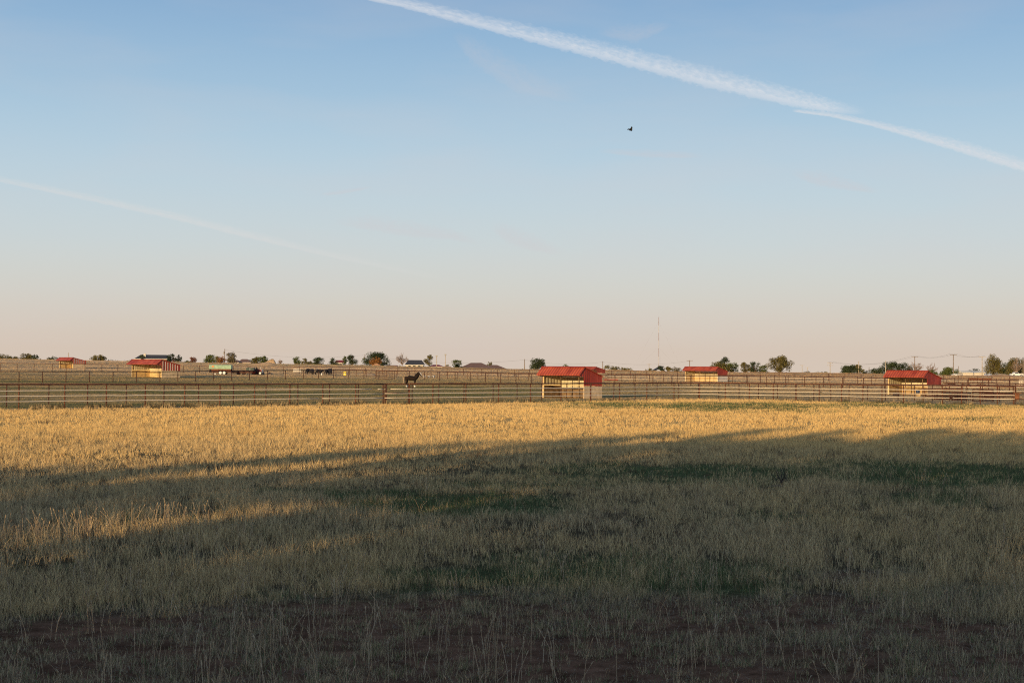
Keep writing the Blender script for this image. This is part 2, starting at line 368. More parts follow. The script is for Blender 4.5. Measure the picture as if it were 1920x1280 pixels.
merge('dry_grass', 'dry straw coloured field grass in front of the pipe fence', 'grass', [
    tufts('', '', '', 7, 19, 150, 11, .145, .0045, 'field', True, .07, .72),
    tufts('', '', '', 9, 21, 260, 5, .05, .0055, 'field', True, .10, .72, 4.5, True, (.33, .26, .185)),
    tufts('', '', '', 10, 30, .9, 34, .27, .006, 'field', True, .09),
    tufts('', '', '', 30, 70, .5, 22, .27, .013, 'field', False, .12),
    tufts('', '', '', 30, 125, .16, 26, .17, .022, 'field', False, .22, .44, 1.2, False, (.16, .10, .06)),
    tufts('', '', '', 10, 30, .8, 20, .12, .007, 'field', True, .16, .47, 2.2, False, (.10, .10, .045)),
    tufts('', '', '', 19, 34, 75, 9, .155, .006, 'field', True, .07, .66),
    tufts('', '', '', 34, 62, 36, 8, .16, .011, 'field', False, .09, .56),
    tufts('', '', '', 62, 135, 17.0, 7, .16, .021, 'field', False, .12, .44)])
merge('pasture_grass', 'short green and brown paddock grass beyond the pipe fence', 'grass', [
    tufts('', '', '', 70, 200, 8, 5, .06, .022, 'pasture', False, .18, .42),
    tufts('', '', '', 200, 420, 1.8, 6, .10, .05, 'pasture', False, .35, .42)])

def fence_weeds():
    n = 5200; px = np.concatenate([RNG.random(3600)*760 - 60, RNG.random(n-3600)*2000 - 40]); yy = np.array([f1_depth(p) for p in px]) + RNG.normal(.9, .8, n)
    xx = (px - CX)/F*yy; pl = fbm(px/26, px*0, 2); k = pl > .42; xx = xx[k]; yy = yy[k]; n = len(xx); nb = 7; idx = np.repeat(np.arange(n), nb); N = len(idx)
    bx = xx[idx] + RNG.normal(0, .09, N); by = yy[idx] + RNG.normal(0, .09, N); bz = H(bx, by) - .02; h = (.12 + .26*RNG.random(n)**2)[idx]*(.5+RNG.random(N)*.7)
    lx = RNG.normal(0, .05, N); w = .022; V = np.empty((N, 3, 3)); V[:, 0] = np.stack([bx-w, by, bz], 1); V[:, 1] = np.stack([bx+w, by, bz], 1); V[:, 2] = np.stack([bx+lx, by, bz+h], 1)
    c = np.where((RNG.random(n) < .3)[:, None], np.array([.50, .36, .19]), np.array([.115, .095, .055]))[idx]*(.6+.7*RNG.random(N))[:, None]
    o = npmesh('fence_weeds', V.reshape(-1, 3), np.arange(N*3), np.full(N, 3), np.repeat(c, 3, 0), M['blade']); tag(o, 'dark scruffy weeds growing along the foot of the front pipe fence', 'weeds', kind='stuff')
fence_weeds()

# single tall seed stalks standing above the grass
def stalks():
    V = []; fl = []; sz = []; cl = []; off = 0
    spots = []
    for i in range(280): px = random.uniform(-60, 1980)**1.0; py = random.uniform(1090, 1330); spots.append((px, py, random.uniform(.16, .42)))
    for i in range(90): px = random.gauss(620, 260); py = random.uniform(1180, 1320); spots.append((px, py, random.uniform(.3, .5)))
    for i in range(110): px = random.uniform(-20, 420); py = 1022 - px*.09 + random.gauss(0, 8); spots.append((px, py, random.uniform(.22, .46)))
    for i in range(260): px = random.uniform(-20, 1940); py = random.uniform(900, 1110); spots.append((px, py, random.uniform(.2, .4)))
    for px, py, h in spots:
        p = hit(px, min(py, 1276)); p = p + Vector((random.uniform(-.2, .2), random.uniform(-.6, .6)-(max(0, py-1276)*.03), 0)); p.z = h1(p.x, p.y)
        for s in range(random.choice((1, 1, 2, 3))):
            q = p + Vector((random.gauss(0, .05), random.gauss(0, .05), 0)); a = random.uniform(0, 2*PI); le = random.uniform(.02, .16)
            pts = [q, q + Vector((math.cos(a)*le*.35, math.sin(a)*le*.35, h*.6)), q + Vector((math.cos(a)*le, math.sin(a)*le, h*random.uniform(.85, 1.05)))]
            hd = pts[2] + (pts[2]-pts[1]).normalized()*h*.12
            rads = [.0038, .0033, .0028, .0075, .0026]; P = [pts[0], pts[1], pts[2], pts[2]*.6+hd*.4, hd]
            for qp, rd in zip(P, rads):
                for k in range(3):
                    an = 2*PI*k/3+a; V.append((qp.x+rd*math.cos(an), qp.y+rd*math.sin(an), qp.z))
            c = np.array([.66, .50, .32])*random.uniform(.7, 1.15)
            for k in range(15): cl.append(c)
            for i in range(4):
                for k in range(3): fl += [off+i*3+k, off+i*3+(k+1) % 3, off+(i+1)*3+(k+1) % 3, off+(i+1)*3+k]; sz.append(4)
            off += 15
    o = npmesh('seed_stalks', np.array(V), np.array(fl), np.array(sz), np.array(cl), M['blade'])
    tag(o, 'thin pale seed stalks rising above the near field grass', 'grass', kind='stuff')
stalks()

# ------------------------------------------------------------------ trees
def leaf_cloud(name, clumps, per, size, col, parent, var=.35, dark=.55, m='leaf'):
    Vs = []; Cs = []
    for (c, rad) in clumps:
        rad = tuple(q*1.22 for q in rad); n = max(6, int(per*rad[0]*rad[2]))
        d = RNG.normal(size=(n, 3)); d /= np.linalg.norm(d, axis=1)[:, None]; rr = RNG.random(n)**.45
        p = np.array(c) + d*rr[:, None]*np.array(rad)
        u = RNG.normal(size=(n, 3)); u /= np.linalg.norm(u, axis=1)[:, None]
        w = np.cross(u, RNG.normal(size=(n, 3))); w /= np.linalg.norm(w, axis=1)[:, None]
        s = size*(.5 + .9*RNG.random(n))[:, None]
        Vs.append(np.stack([p-u*s*.6, p+w*s*.35, p+u*s*.6, p-w*s*.35], 1).reshape(-1, 3))
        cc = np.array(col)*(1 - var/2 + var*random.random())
        k = (dark + (1-dark)*rr)[:, None]*(.7 + .6*RNG.random((n, 1)))  # inner leaves darkened, crown shade put into the colour
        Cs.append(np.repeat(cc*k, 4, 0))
    V = np.concatenate(Vs); n = len(V)//4
    return npmesh(name, V, np.arange(n*4), np.full(n, 4), np.concatenate(Cs), M[m], parent)
def tree_parts(root, w, h, style, col, leaf=None, seed=0, per=None, trunk_h=None):
    rnd = random.Random(seed); leaf = leaf or max(.12, h*.045)
    tmb = MB(); clumps = []
    if style == 'bush':
        for i in range(rnd.randint(9, 13)):
            x = rnd.uniform(-.42, .42)*w; zz = rnd.uniform(.15, .75)*h*(1-(abs(x)/w)**2*1.6)
            r = rnd.uniform(.13, .22)*min(w, h*1.6); clumps.append(((x, rnd.uniform(-.25, .25)*w, zz), (r*1.2, r, r*.9)))
            tmb.tube([(0, 0, -.2), (x*.6, 0, zz*.6), (x, 0, zz)], [h*.02, h*.014, h*.006], 5)
        per_ = 24
    elif style == 'tall':
        th = trunk_h or .12*h
        tmb.tube([(0, 0, -.4), (w*.02, 0, th), (0, 0, h*.8)], [h*.035, h*.028, h*.008], 7)
        for i in range(rnd.randint(18, 24)):
            k = rnd.random(); zz = th + (h-th)*(.12+.76*k); env = math.sin(min(1, (.18+k*.82))*PI)**.6
            a = rnd.uniform(0, 2*PI); rr = rnd.uniform(.2, .42)*w*env; r = rnd.uniform(.12, .19)*w*(1.1-.3*k)
            x, y = rr*math.cos(a), rr*math.sin(a)*.8
            clumps.append(((x, y, zz), (r, r, r*.95))); tmb.tube([(0, 0, zz-h*.16), (x*.6, y*.6, zz-h*.05), (x, y, zz)], [h*.012, h*.009, h*.004], 5)
        per_ = 30
    else:   # 'round': broad field tree
        th = trunk_h or .06*h
        tmb.tube([(0, 0, -.4), (0, 0, th), (0, 0, h*.55)], [h*.045, h*.035, h*.015], 7)
        for i in range(rnd.randint(24, 31)):
            a = rnd.uniform(0, 2*PI); k = rnd.random(); zz = th + (h-th)*(.12 + .74*k)
            env = math.sqrt(max(.05, 1-((k-.35)/.72)**2)); rr = rnd.uniform(.15, .47)*w*env; r = rnd.uniform(.10, .17)*w
            r = min(r, h*.26); x, y = rr*math.cos(a), rr*math.sin(a)*.8
            clumps.append(((x, y, min(zz, h-r*.9)), (r*1.1, r, r*.85))); tmb.tube([(0, 0, th*.8), (x*.5, y*.5, zz*.6), (x, y, zz)], [h*.015, h*.011, h*.004], 5)
        per_ = 30
    tmb.build('trunk' if style != 'bush' else 'stems', M['bark'], root, True)
    A = leaf*leaf
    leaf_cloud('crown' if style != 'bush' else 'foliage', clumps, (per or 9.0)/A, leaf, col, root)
    return clumps
LEAF_ = dict(olive=(.125, .115, .045), dark=(.050, .070, .038), grey=(.13, .12, .075), orange=(.25, .125, .045), red=(.16, .075, .05), green=(.085, .11, .04), deep=(.035, .052, .036))
LEAF = {k_: (v_[0]*1.45, v_[1]*1.3, v_[2]*1.15) for k_, v_ in LEAF_.items()}
def tree(name, px, w, top, d, style, c, label, cat='tree', group='trees along the skyline', sink=0):
    g = gp(px, d); t = at(px, top, d); W = w*1.10/F*d; Hh = (t.z - g.z)*1.05
    root = thing(name, label, cat, g, 0, group)
    tree_parts(root, W, Hh, style, LEAF[c], leaf=max(.30, d/F*2667/2667*1.0*.0 + d*.00062), seed=int(px*7+top))
    return root
T = [
 ('bush', 6, 26, 661, 520, 'bush', 'olive', 'olive bush cut by the left edge of the photo'),
 ('bush', 22, 14, 665.5, 540, 'bush', 'olive', 'small olive bush just right of the edge bush at far left'),
 ('bush', 33, 13, 668, 560, 'bush', 'grey', 'lowest greyish bush in the far left row'),
 ('tree', 49, 24, 663, 560, 'round', 'olive', 'broad olive tree touching a darker tree at far left'),
 ('tree', 66, 13, 663.5, 540, 'round', 'dark', 'dark narrow tree at the right end of the far left row'),
 ('bush', 91, 10, 669.5, 560, 'bush', 'olive', 'tiny bush just left of the far left red shed'),
 ('bush', 101, 14, 666, 560, 'bush', 'dark', 'dark bush behind the roof edge of the far left shed'),
 ('tree', 183, 27, 665.5, 520, 'round', 'olive', 'lone round tree between the two left red sheds'),
 ('tree', 268, 12, 664, 520, 'round', 'dark', 'small dark tree in front of the dark roof beside the chimney'),
 ('tree', 320, 15, 659.5, 520, 'tall', 'deep', 'dark upright tree at the right end of the dark roof'),
 ('tree', 325, 10, 668, 540, 'bush', 'red', 'brownish bush just above the second red shed'),
 ('tree', 335, 14, 665.5, 520, 'tall', 'deep', 'dark blue green tree right of the second red shed'),
 ('bush', 347, 12, 675, 560, 'bush', 'dark', 'very low dark bushes between dark tree and reddish tree'),
 ('tree', 361, 15, 669.5, 560, 'round', 'red', 'small reddish brown tree left of the pale poles'),
 ('tree', 396, 23, 665.5, 520, 'round', 'green', 'green tree just left of the short pale pole'),
 ('tree', 413, 18, 668, 540, 'round', 'orange', 'orange autumn tree between two utility poles'),
 ('tree', 434, 21, 660, 540, 'round', 'grey', 'taller grey green tree right of the wooden utility pole'),
 ('tree', 480, 20, 669, 540, 'round', 'olive', 'olive tree left half of the pair by the dirt ramp'),
 ('tree', 494, 19, 667.5, 520, 'round', 'green', 'green tree right half of the pair by the dirt ramp'),
 ('tree', 557, 16, 668, 520, 'tall', 'green', 'pointed green tree left end of the group above the cattle'),
 ('tree', 571, 12, 670.5, 540, 'round', 'olive', 'small olive tree second in the group above the cattle'),
 ('bush', 582, 16, 673.5, 560, 'bush', 'olive', 'low olive bush in the group above the cattle'),
 ('tree', 596, 22, 670, 520, 'round', 'dark', 'wide dark tree right end of the group above the cattle'),
 ('tree', 625, 17, 671.5, 520, 'round', 'dark', 'rounded dark tree left of the small white gable'),
 ('tree', 647, 12, 667.5, 540, 'tall', 'green', 'narrow green tree touching the leaning tree on its right'),
 ('tree', 661, 20, 663.5, 520, 'tall', 'dark', 'leaning dark tree left of the transformer pole'),
 ('tree', 706, 43, 661, 520, 'round', 'dark', 'largest dark tree of the left skyline beside the transformer pole'),
 ('tree', 704, 20, 669, 500, 'round', 'orange', 'brown tinted tree in front of the largest dark tree'),
 ('tree', 804, 20, 663.5, 520, 'tall', 'olive', 'upright olive tree right of the black roofed house'),
 ('bush', 840, 9, 683, 560, 'bush', 'olive', 'tiny bush beneath the taller light pole'),
 ('tree', 856, 19, 674.5, 540, 'round', 'green', 'green tree left of the brown hip roofs'),
 ('tree', 918, 11, 678, 640, 'round', 'olive', 'small tree peeking between the two brown hip roofs'),
 ('tree', 1007, 35, 672.5, 520, 'round', 'dark', 'wide fan shaped dark tree left of the centre shed'),
 ('bush', 1060, 22, 683.5, 560, 'bush', 'green', 'green treetop peeking over the centre shed roof'),
 ('bush', 1147, 32, 683.5, 520, 'bush', 'olive', 'taller olive thicket right of the centre shed'),
 ('bush', 1172, 28, 687, 520, 'bush', 'olive', 'lower olive thicket trailing off toward the mast'),
 ('bush', 1218, 16, 690.5, 560, 'bush', 'olive', 'flat bush left of the mast foot'),
 ('tree', 1239, 16, 686, 540, 'round', 'deep', 'dark round tree at the foot of the tall mast'),
 ('tree', 1254, 13, 687, 540, 'round', 'olive', 'small olive tree right of the mast foot'),
 ('bush', 1271, 16, 686, 540, 'bush', 'grey', 'grey bush left of the shed with the white lower wall'),
 ('tree', 1359, 26, 669, 540, 'tall', 'dark', 'dark treetop rising highest just right of the shed with white lower wall'),
 ('tree', 1350, 34, 679, 510, 'round', 'olive', 'broad olive tree leaning over the roof of the shed with white lower wall'),
 ('tree', 1374, 22, 679.5, 520, 'round', 'green', 'green tree right of the broad olive tree'),
 ('tree', 1397, 20, 679, 520, 'round', 'olive', 'olive tree left part of the three tree group'),
 ('tree', 1415, 22, 677.5, 520, 'round', 'dark', 'dark tree middle of the three tree group'),
 ('tree', 1431, 17, 683.5, 520, 'round', 'green', 'lower green tree right part of the three tree group'),
 ('tree', 1462, 42, 667.5, 510, 'round', 'olive', 'big spreading tree with airy top right of the three tree group'),
 ('bush', 1533, 16, 695.5, 560, 'bush', 'olive', 'very low bush between pole pairs on the right skyline'),
 ('bush', 1549, 10, 696, 560, 'bush', 'olive', 'tiny low bush at the double crossarm pole'),
 ('tree', 1592, 34, 684.5, 520, 'round', 'dark', 'dark domed tree left of the pole by a small tree'),
 ('tree', 1609, 20, 683, 540, 'round', 'olive', 'olive tree directly behind a pale pole'),
 ('bush', 1624, 13, 692, 540, 'bush', 'dark', 'small dark bush left of the right shed tree group'),
 ('tree', 1645, 24, 690, 520, 'round', 'dark', 'low dark tree left of the right red shed roof'),
 ('tree', 1667, 34, 678.5, 520, 'round', 'dark', 'dark tree behind left end of the right red shed'),
 ('tree', 1693, 30, 680, 520, 'round', 'dark', 'dark tree behind middle of the right red shed'),
 ('tree', 1748, 17, 693, 520, 'round', 'green', 'low green tree behind the right end of the right shed'),
 ('tree', 1779, 34, 689, 500, 'round', 'green', 'bright olive tree round crossarm pole right of the right shed'),
 ('bush', 1828, 26, 691, 560, 'bush', 'dark', 'low dark trees behind the long white building'),
 ('tree', 1861, 42, 663.5, 520, 'tall', 'olive', 'tallest dark tree right of the long white building'),
 ('tree', 1890, 34, 676, 520, 'round', 'dark', 'low dark tree between the two tallest trees on the right'),
 ('tree', 1909, 42, 668, 510, 'round', 'olive', 'dark tree cut by the right edge of the photo'),
]
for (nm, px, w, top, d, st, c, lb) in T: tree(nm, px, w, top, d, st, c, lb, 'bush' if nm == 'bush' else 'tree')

def scrub():
    cl = []
    for i in range(150):
        px = random.uniform(-40, 1960); d = random.uniform(430, 600); hpx = random.choice((1.2, 1.6, 2.2, 3.0))
        if 1190 < px < 1220 or 870 < px < 980: continue
        g = gp(px, d); z = at(px, 1280, d).z*0 + ZC + (H(g.x/g.y*400, 400.) - ZC)*d/400; k = d/F; r = hpx*k
        for j in range(random.randint(2, 5)): cl.append(((g.x + random.gauss(0, 4)*k, g.y, float(z) - .1), (r*random.uniform(1.2, 2.6), r, r)))
    o = leaf_cloud('skyline_scrub', cl, 22, .32, (.15, .12, .06), None, .6); tag(o, 'low brown green scrub scattered along the skyline between the trees', 'scrub', kind='stuff')
scrub()
def bare_tree(px, w, top, d, label, lean=0, haze=True, n=26):
    g = gp(px, d); t = at(px, top, d); W = w/F*d; Hh = t.z-g.z; rnd = random.Random(int(px))
    root = thing('bare_tree', label, 'tree', g, 0, 'bare trees along the skyline')
    mb = MB(); mb.tube([(0, 0, -.4), (lean*.2, 0, Hh*.3)], [Hh*.035, Hh*.026], 6); mb.build('trunk', M['bark_pale'], root)
    br = MB()
    for i in range(n):
        a = rnd.uniform(-1, 1); x = a*W*.5 + lean*.6; zz = Hh*rnd.uniform(.6, 1)*(1-.35*a*a)
        y = rnd.uniform(-.4, .4)*W
        m_ = Vector((lean*.2+x*.35, y*.3, Hh*.25+(zz-Hh*.25)*.45)); e = Vector((x, y, zz))
        br.tube([(lean*.2, 0, Hh*.2), m_, e], [Hh*.014, .06, .035], 4)
        for k in range(6):
            q = m_.lerp(e, rnd.uniform(.1, .95)); br.tube([q, q + Vector((rnd.uniform(-.14, .14)*W, rnd.uniform(-.1, .1)*W, rnd.uniform(.02, .2)*Hh))], [.045, .025], 3)
    br.build('branches', M['bark_pale'], root)
    if haze:
        cl = [((rnd.uniform(-.36, .36)*W, rnd.uniform(-.25, .25)*W, Hh*rnd.uniform(.35, .85)), (W*.16, W*.14, Hh*.14)) for _ in range(11)]
        leaf_cloud('leaves', cl, 14, .28, (.23, .15, .10), root)
bare_tree(754, 25, 664, 520, 'bare brown twiggy tree left of the black roofed house')
bare_tree(525, 12, 673.5, 540, 'small leafless bush right of the dirt ramp', haze=False, n=16)
bare_tree(1716, 30, 678, 520, 'pinkish bare tree above the right red shed roof', haze=True, n=22)
bare_tree(1742, 24, 680, 520, 'leafless tree leaning right behind the right end of the right shed', lean=1.6, haze=False, n=16)
bare_tree(1905, 20, 670, 505, 'bare branching tree at the right edge beside the last pole', haze=False, n=18)

# ------------------------------------------------------------------ trees behind the camera whose shadows cross the field
def sq(s, q):
    a, b = math.sin(SUN_AZ), math.cos(SUN_AZ)
    return s*a + q*b, s*b - q*a
def shade_row():
    tq = [-28, -26.2, -24, -21, -18, -15, -12, -9, -6, -3, 0, 3, 6.5, 10, 14]; th = [4.6, 6.2, 7.6, 9.9, 10.6, 10.6, 11.2, 11.6, 11.8, 11.4, 11.8, 11.4, 11.6, 11.2, 10.8]
    cq = list(np.arange(-26.6, 13, 3.5)); rnd = random.Random(5); crowns = {i: [] for i in range(len(cq))}
    gaps = [(-21.4, 6.9, .46, .52), (-21.2, 8.2, .2, .25), (-15.95, 5.15, .42, .36), (-18.6, 9.4, .3, .3), (-12.6, 10.2, .35, .3)]
    q = -28.2
    while q < 14:
        hgt = 2.6
        while hgt < 13:
            qq = q + rnd.uniform(-.35, .35); hh = hgt + rnd.uniform(-.35, .35); top = np.interp(qq, tq, th) + .55*math.sin(qq*2.1) + rnd.uniform(-.5, .2)
            i = int(np.argmin([abs(c-qq) for c in cq])); rr_ = rnd.uniform(.50, .68)
            if hh + rr_ < top and not any(((qq-g[0])/(g[2]+.42))**2 + ((hh-g[1])/(g[3]+.42))**2 < 1 for g in gaps):
                for rep_ in range(4 if qq > -13.5 and hh < 9.5 else 2):
                    dp = rnd.uniform(-1.7, 1.7)       # depth along the light, height follows the ray
                    crowns[i].append((qq-cq[i], dp, hh - dp*math.tan(SUN_EL), rr_))
            hgt += .72
        q += .74
    for i, c in enumerate(cq):
        x, y = sq(-20, c); z = h1(x, y); root = thing('shade_tree', 'leafy shade tree in the row behind the viewpoint', 'tree', (x, y, z), 0, 'row of shade trees behind the viewpoint')
        a_, b_ = math.sin(SUN_AZ), math.cos(SUN_AZ); tm = MB(); top = float(np.interp(c, tq, th))
        tm.tube([(0, 0, -.3), (.05, 0, 1.6), (0, .1, top*.7)], [.26, .2, .08], 8); cl = []
        for j, (dq, dp, hh, rr_) in enumerate(crowns[i]):
            p = (dp*a_ + dq*b_, dp*b_ - dq*a_, hh); cl.append((p, (rr_, rr_, rr_*.9)))
            if j % 7 == 0: tm.tube([(0, 0, hh*.5), (p[0]*.5, p[1]*.5, hh*.85), p], [.07, .05, .02], 5)
        tm.build('trunk', M['bark'], root, True); leaf_cloud('crown', cl, 270, .22, (.06, .085, .035), root)
shade_row()

# ------------------------------------------------------------------ pipe fences
def rail_pts(px0, px1, dfun, hgt, step=25):
    n = max(2, int(abs(px1-px0)/step)+1); out = []
    for i in range(n+1):
        px = px0 + (px1-px0)*i/n; g = gp(px, float(dfun(px))); out.append(Vector((g.x, g.y, g.z+hgt)))
    return out
def fence(name, label, dfun, posts, px0, px1, ht, rails, pr, top_r, m_post, m_top, white=(), wr=.02, group=None, cuts=(), wpx0=None):
    g0 = gp((px0+px1)/2, float(dfun((px0+px1)/2)))
    root = thing(name, label, 'fence', g0, 0, group); rel = lambda p: p - g0
    for px in posts:
        g = gp(px, float(dfun(px))); tx = random.uniform(-.012, .012)
        mb = MB(); mb.tube([rel(g) + Vector((0, 0, -.3)), rel(g) + Vector((tx, 0, ht-.01))], pr, 8); mb.build('post', m_post, root, True)
    mb = MB(); mb.tube([rel(p) + Vector((0, 0, random.uniform(-.018, .014))) for p in rail_pts(px0, px1, dfun, ht)], top_r, 8); mb.build('top_rail', m_top, root, True)
    for h, r, mm in rails:
        mb = MB(); mb.tube([rel(p) for p in rail_pts(px0, px1, dfun, h)], r, 6); mb.build('rail', mm, root, True)
    for i, h in enumerate(white):
        segs = [(wpx0 or px0, px1)]
        for (ci, a, b) in cuts:
            if ci == i: segs = [s for (u, v) in segs for s in ([(u, a), (b, v)] if u < a and b < v else [(u, v)])]
        for u, v in segs:
            pts = rail_pts(u, v, dfun, h)
            pts = [rel(p) + Vector((0, -.07, random.uniform(-.012, .012))) for p in pts]
            mb = MB(); mb.tube(pts, wr, 6); mb.build('white_rail', M['white_rail'], root, True)
    return root
P1 = [-50, 36, 122, 200, 273, 347, 413, 478, 544, 606, 667.5, 719]
P1b = [768, 812, 874, 935, 995, 1052, 1108, 1162, 1213, 1264, 1312, 1360, 1405, 1450, 1493, 1536, 1578, 1618, 1654, 1694, 1731, 1767, 1803, 1838, 1870, 1900]
WH = (.50, .80, 1.10)
fence('pipe_fence', 'front rusty pipe fence with three white rails left of the gate', f1_depth, P1, -60, 719, 1.46, [(.07, .012, M['steel'])], .042, .045, M['rust'], M['rust'], WH, .025, 'front fence with white rails', cuts=[(0, 599, 605), (2, 698, 709)])
fence('pipe_fence', 'front rusty pipe fence with three white rails right of the gate', f1_depth, P1b, 766, 1902, 1.46, [], .042, .045, M['rust'], M['rust'], WH, .025, 'front fence with white rails', cuts=[(1, 1536, 1541), (0, 1780, 1786), (2, 723, 733)], wpx0=722)
def gate(px0, px1, dfun, ht, label, group, bars, m, panel=None, double_post=True):
    a = gp(px0, float(dfun(px0))); b = gp(px1, float(dfun(px1)))
    if double_post: a = a.lerp(b, .05)
    root = thing('pipe_gate', label, 'gate', a, 0, group); d = b-a; L = d.length
    Z = Vector((0, 0, 1)); q = lambda t, h: d*t + Z*h
    mb = MB(); mb.tube([q(0, .06), q(0, ht), q(1, ht), q(1, .06), q(0, .06)], .042, 6); mb.build('frame', m, root, True)
    for h in bars:
        mb = MB(); mb.tube([q(0, h), q(1, h)], .036, 6); mb.build('bar', m, root, True)
    mb = MB(); mb.tube([q(.5, .06), q(.5, ht)], .02, 6); 
    if ht < 1.45: mb.build('brace', m, root, True)
    if panel:
        mb = MB(); c = q((panel[0]+panel[1])/2, (panel[2]+panel[3])/2); mb.box(c, (L*(panel[1]-panel[0]), .02, panel[3]-panel[2]), math.atan2(d.y, d.x)); mb.build('panel', M['rust_panel'], root)
    return root
gate(720, 766, f1_depth, 1.46, 'closed rusty pipe gate set in the front fence below the horse', 'pipe gates', (.85, ), M['rust'])
mb = MB(); g = gp(722.5, float(f1_depth(722.5))); gt = thing('gate_post', 'thick speckled hinge post at the left side of the front gate', 'post', g)
mb.tube([(0, 0, -.3), (0, 0, 1.5)], .05, 10).build('post', M['rust'], gt, True)
gate(1903, 1990, f1_depth, 1.5, 'rusty pipe gate with a brown plate at the right edge', 'pipe gates', (.5, .95), M['rust'], (.0, .10, .45, 1.0), False)
# second fence parallel to the first
f2_depth = lambda px: float(f1_depth(px)) + 5.5 + (max(0, px-1250)*.012)
P2 = [-60, 13, 92, 165, 237, 308, 373, 438, 499, 559, 618, 672, 725, 773, 823, 870, 925, 970, 1016, 1063, 1107, 1151, 1191, 1232, 1273, 1310, 1348, 1386, 1422, 1458, 1492, 1526, 1558, 1592, 1627, 1660, 1684, 1715, 1748, 1780, 1812, 1842, 1874, 1905]
fence('pipe_fence', 'plain rusty pipe fence running just behind the white railed fence', f2_depth, P2, -70, 2000, 1.40, [], .036, .045, M['rust_dark'], M['rust_dark'])
# paddock fence in the middle distance
f3 = lambda px: 1/np.interp(px, [-300, 0, 300, 640, 800, 1010, 1430, 1920, 2200], 1/np.array([168, 180, 196, 240, 236, 212, 208, 178, 168.]))
P3 = list(np.interp(np.arange(0, 60), [0, 2, 8, 16, 24, 34, 48, 59], [-56, 36, 300, 569, 796, 1082, 1580, 2010]))
fence('pipe_fence', 'mid distance rusty pipe fence crossing behind the horse and in front of the trailer', f3, P3, -80, 2020, 1.45, [(.95, .022, M['rust_dark']), (.5, .018, M['rust_dark'])], .055, .055, M['rust_dark'], M['rust_dark'])
# far fence
f4 = lambda px: 1/np.interp(px, [-300, 0, 640, 960, 1280, 1600, 2200], 1/np.array([262, 266, 284, 298, 282, 262, 250.]))
P4 = list(np.arange(-60, 2000, 31.0) + np.array([random.uniform(-3, 3) for _ in range(len(np.arange(-60, 2000, 31.0)))]))
fence('pipe_fence', 'farthest rusty pipe fence along the rise below the skyline', f4, P4, -80, 2000, 1.45, [(.75, .02, M['rust_dark'])], .05, .045, M['rust_dark'], M['rust'])
f5 = lambda px: 1/np.interp(px, [600, 1135, 1500, 2200], 1/np.array([262, 246, 238, 215.]))
fence('pipe_fence', 'pale railed pipe fence on the right between two darker fences', f5, list(np.arange(1140, 2000, 26.0)), 1138, 2000, 1.35, [(.45, .02, M['white_rail']), (.9, .02, M['white_rail'])], .045, .045, M['rust_dark'], M['rust'])
f6 = lambda px: 1/np.interp(px, [600, 1010, 2200], 1/np.array([262, 252, 262.]))
fence('pipe_fence', 'thin pipe fence between the horse and the centre shed', f6, list(np.arange(630, 1000, 19.0)), 625, 1010, 1.3, [(.8, .016, M['rust'])], .04, .035, M['rust'], M['rust'])
f7 = lambda px: 1/np.interp(px, [0, 2200], 1/np.array([175, 150.]))
fence('pipe_fence', 'pale railed fence section directly right of the right red shed', f7, list(np.arange(1772, 2000, 33.0)), 1768, 2000, 1.3, [(.5, .02, M['white_rail']), (.9, .03, M['white_rail'])], .045, .04, M['rust'], M['rust'])
gate(703, 736, lambda px: float(f3(px))-.4, 1.35, 'narrow rusty gate in the mid distance fence left of the horse', 'pipe gates', (.4, .75, 1.05), M['rust'])

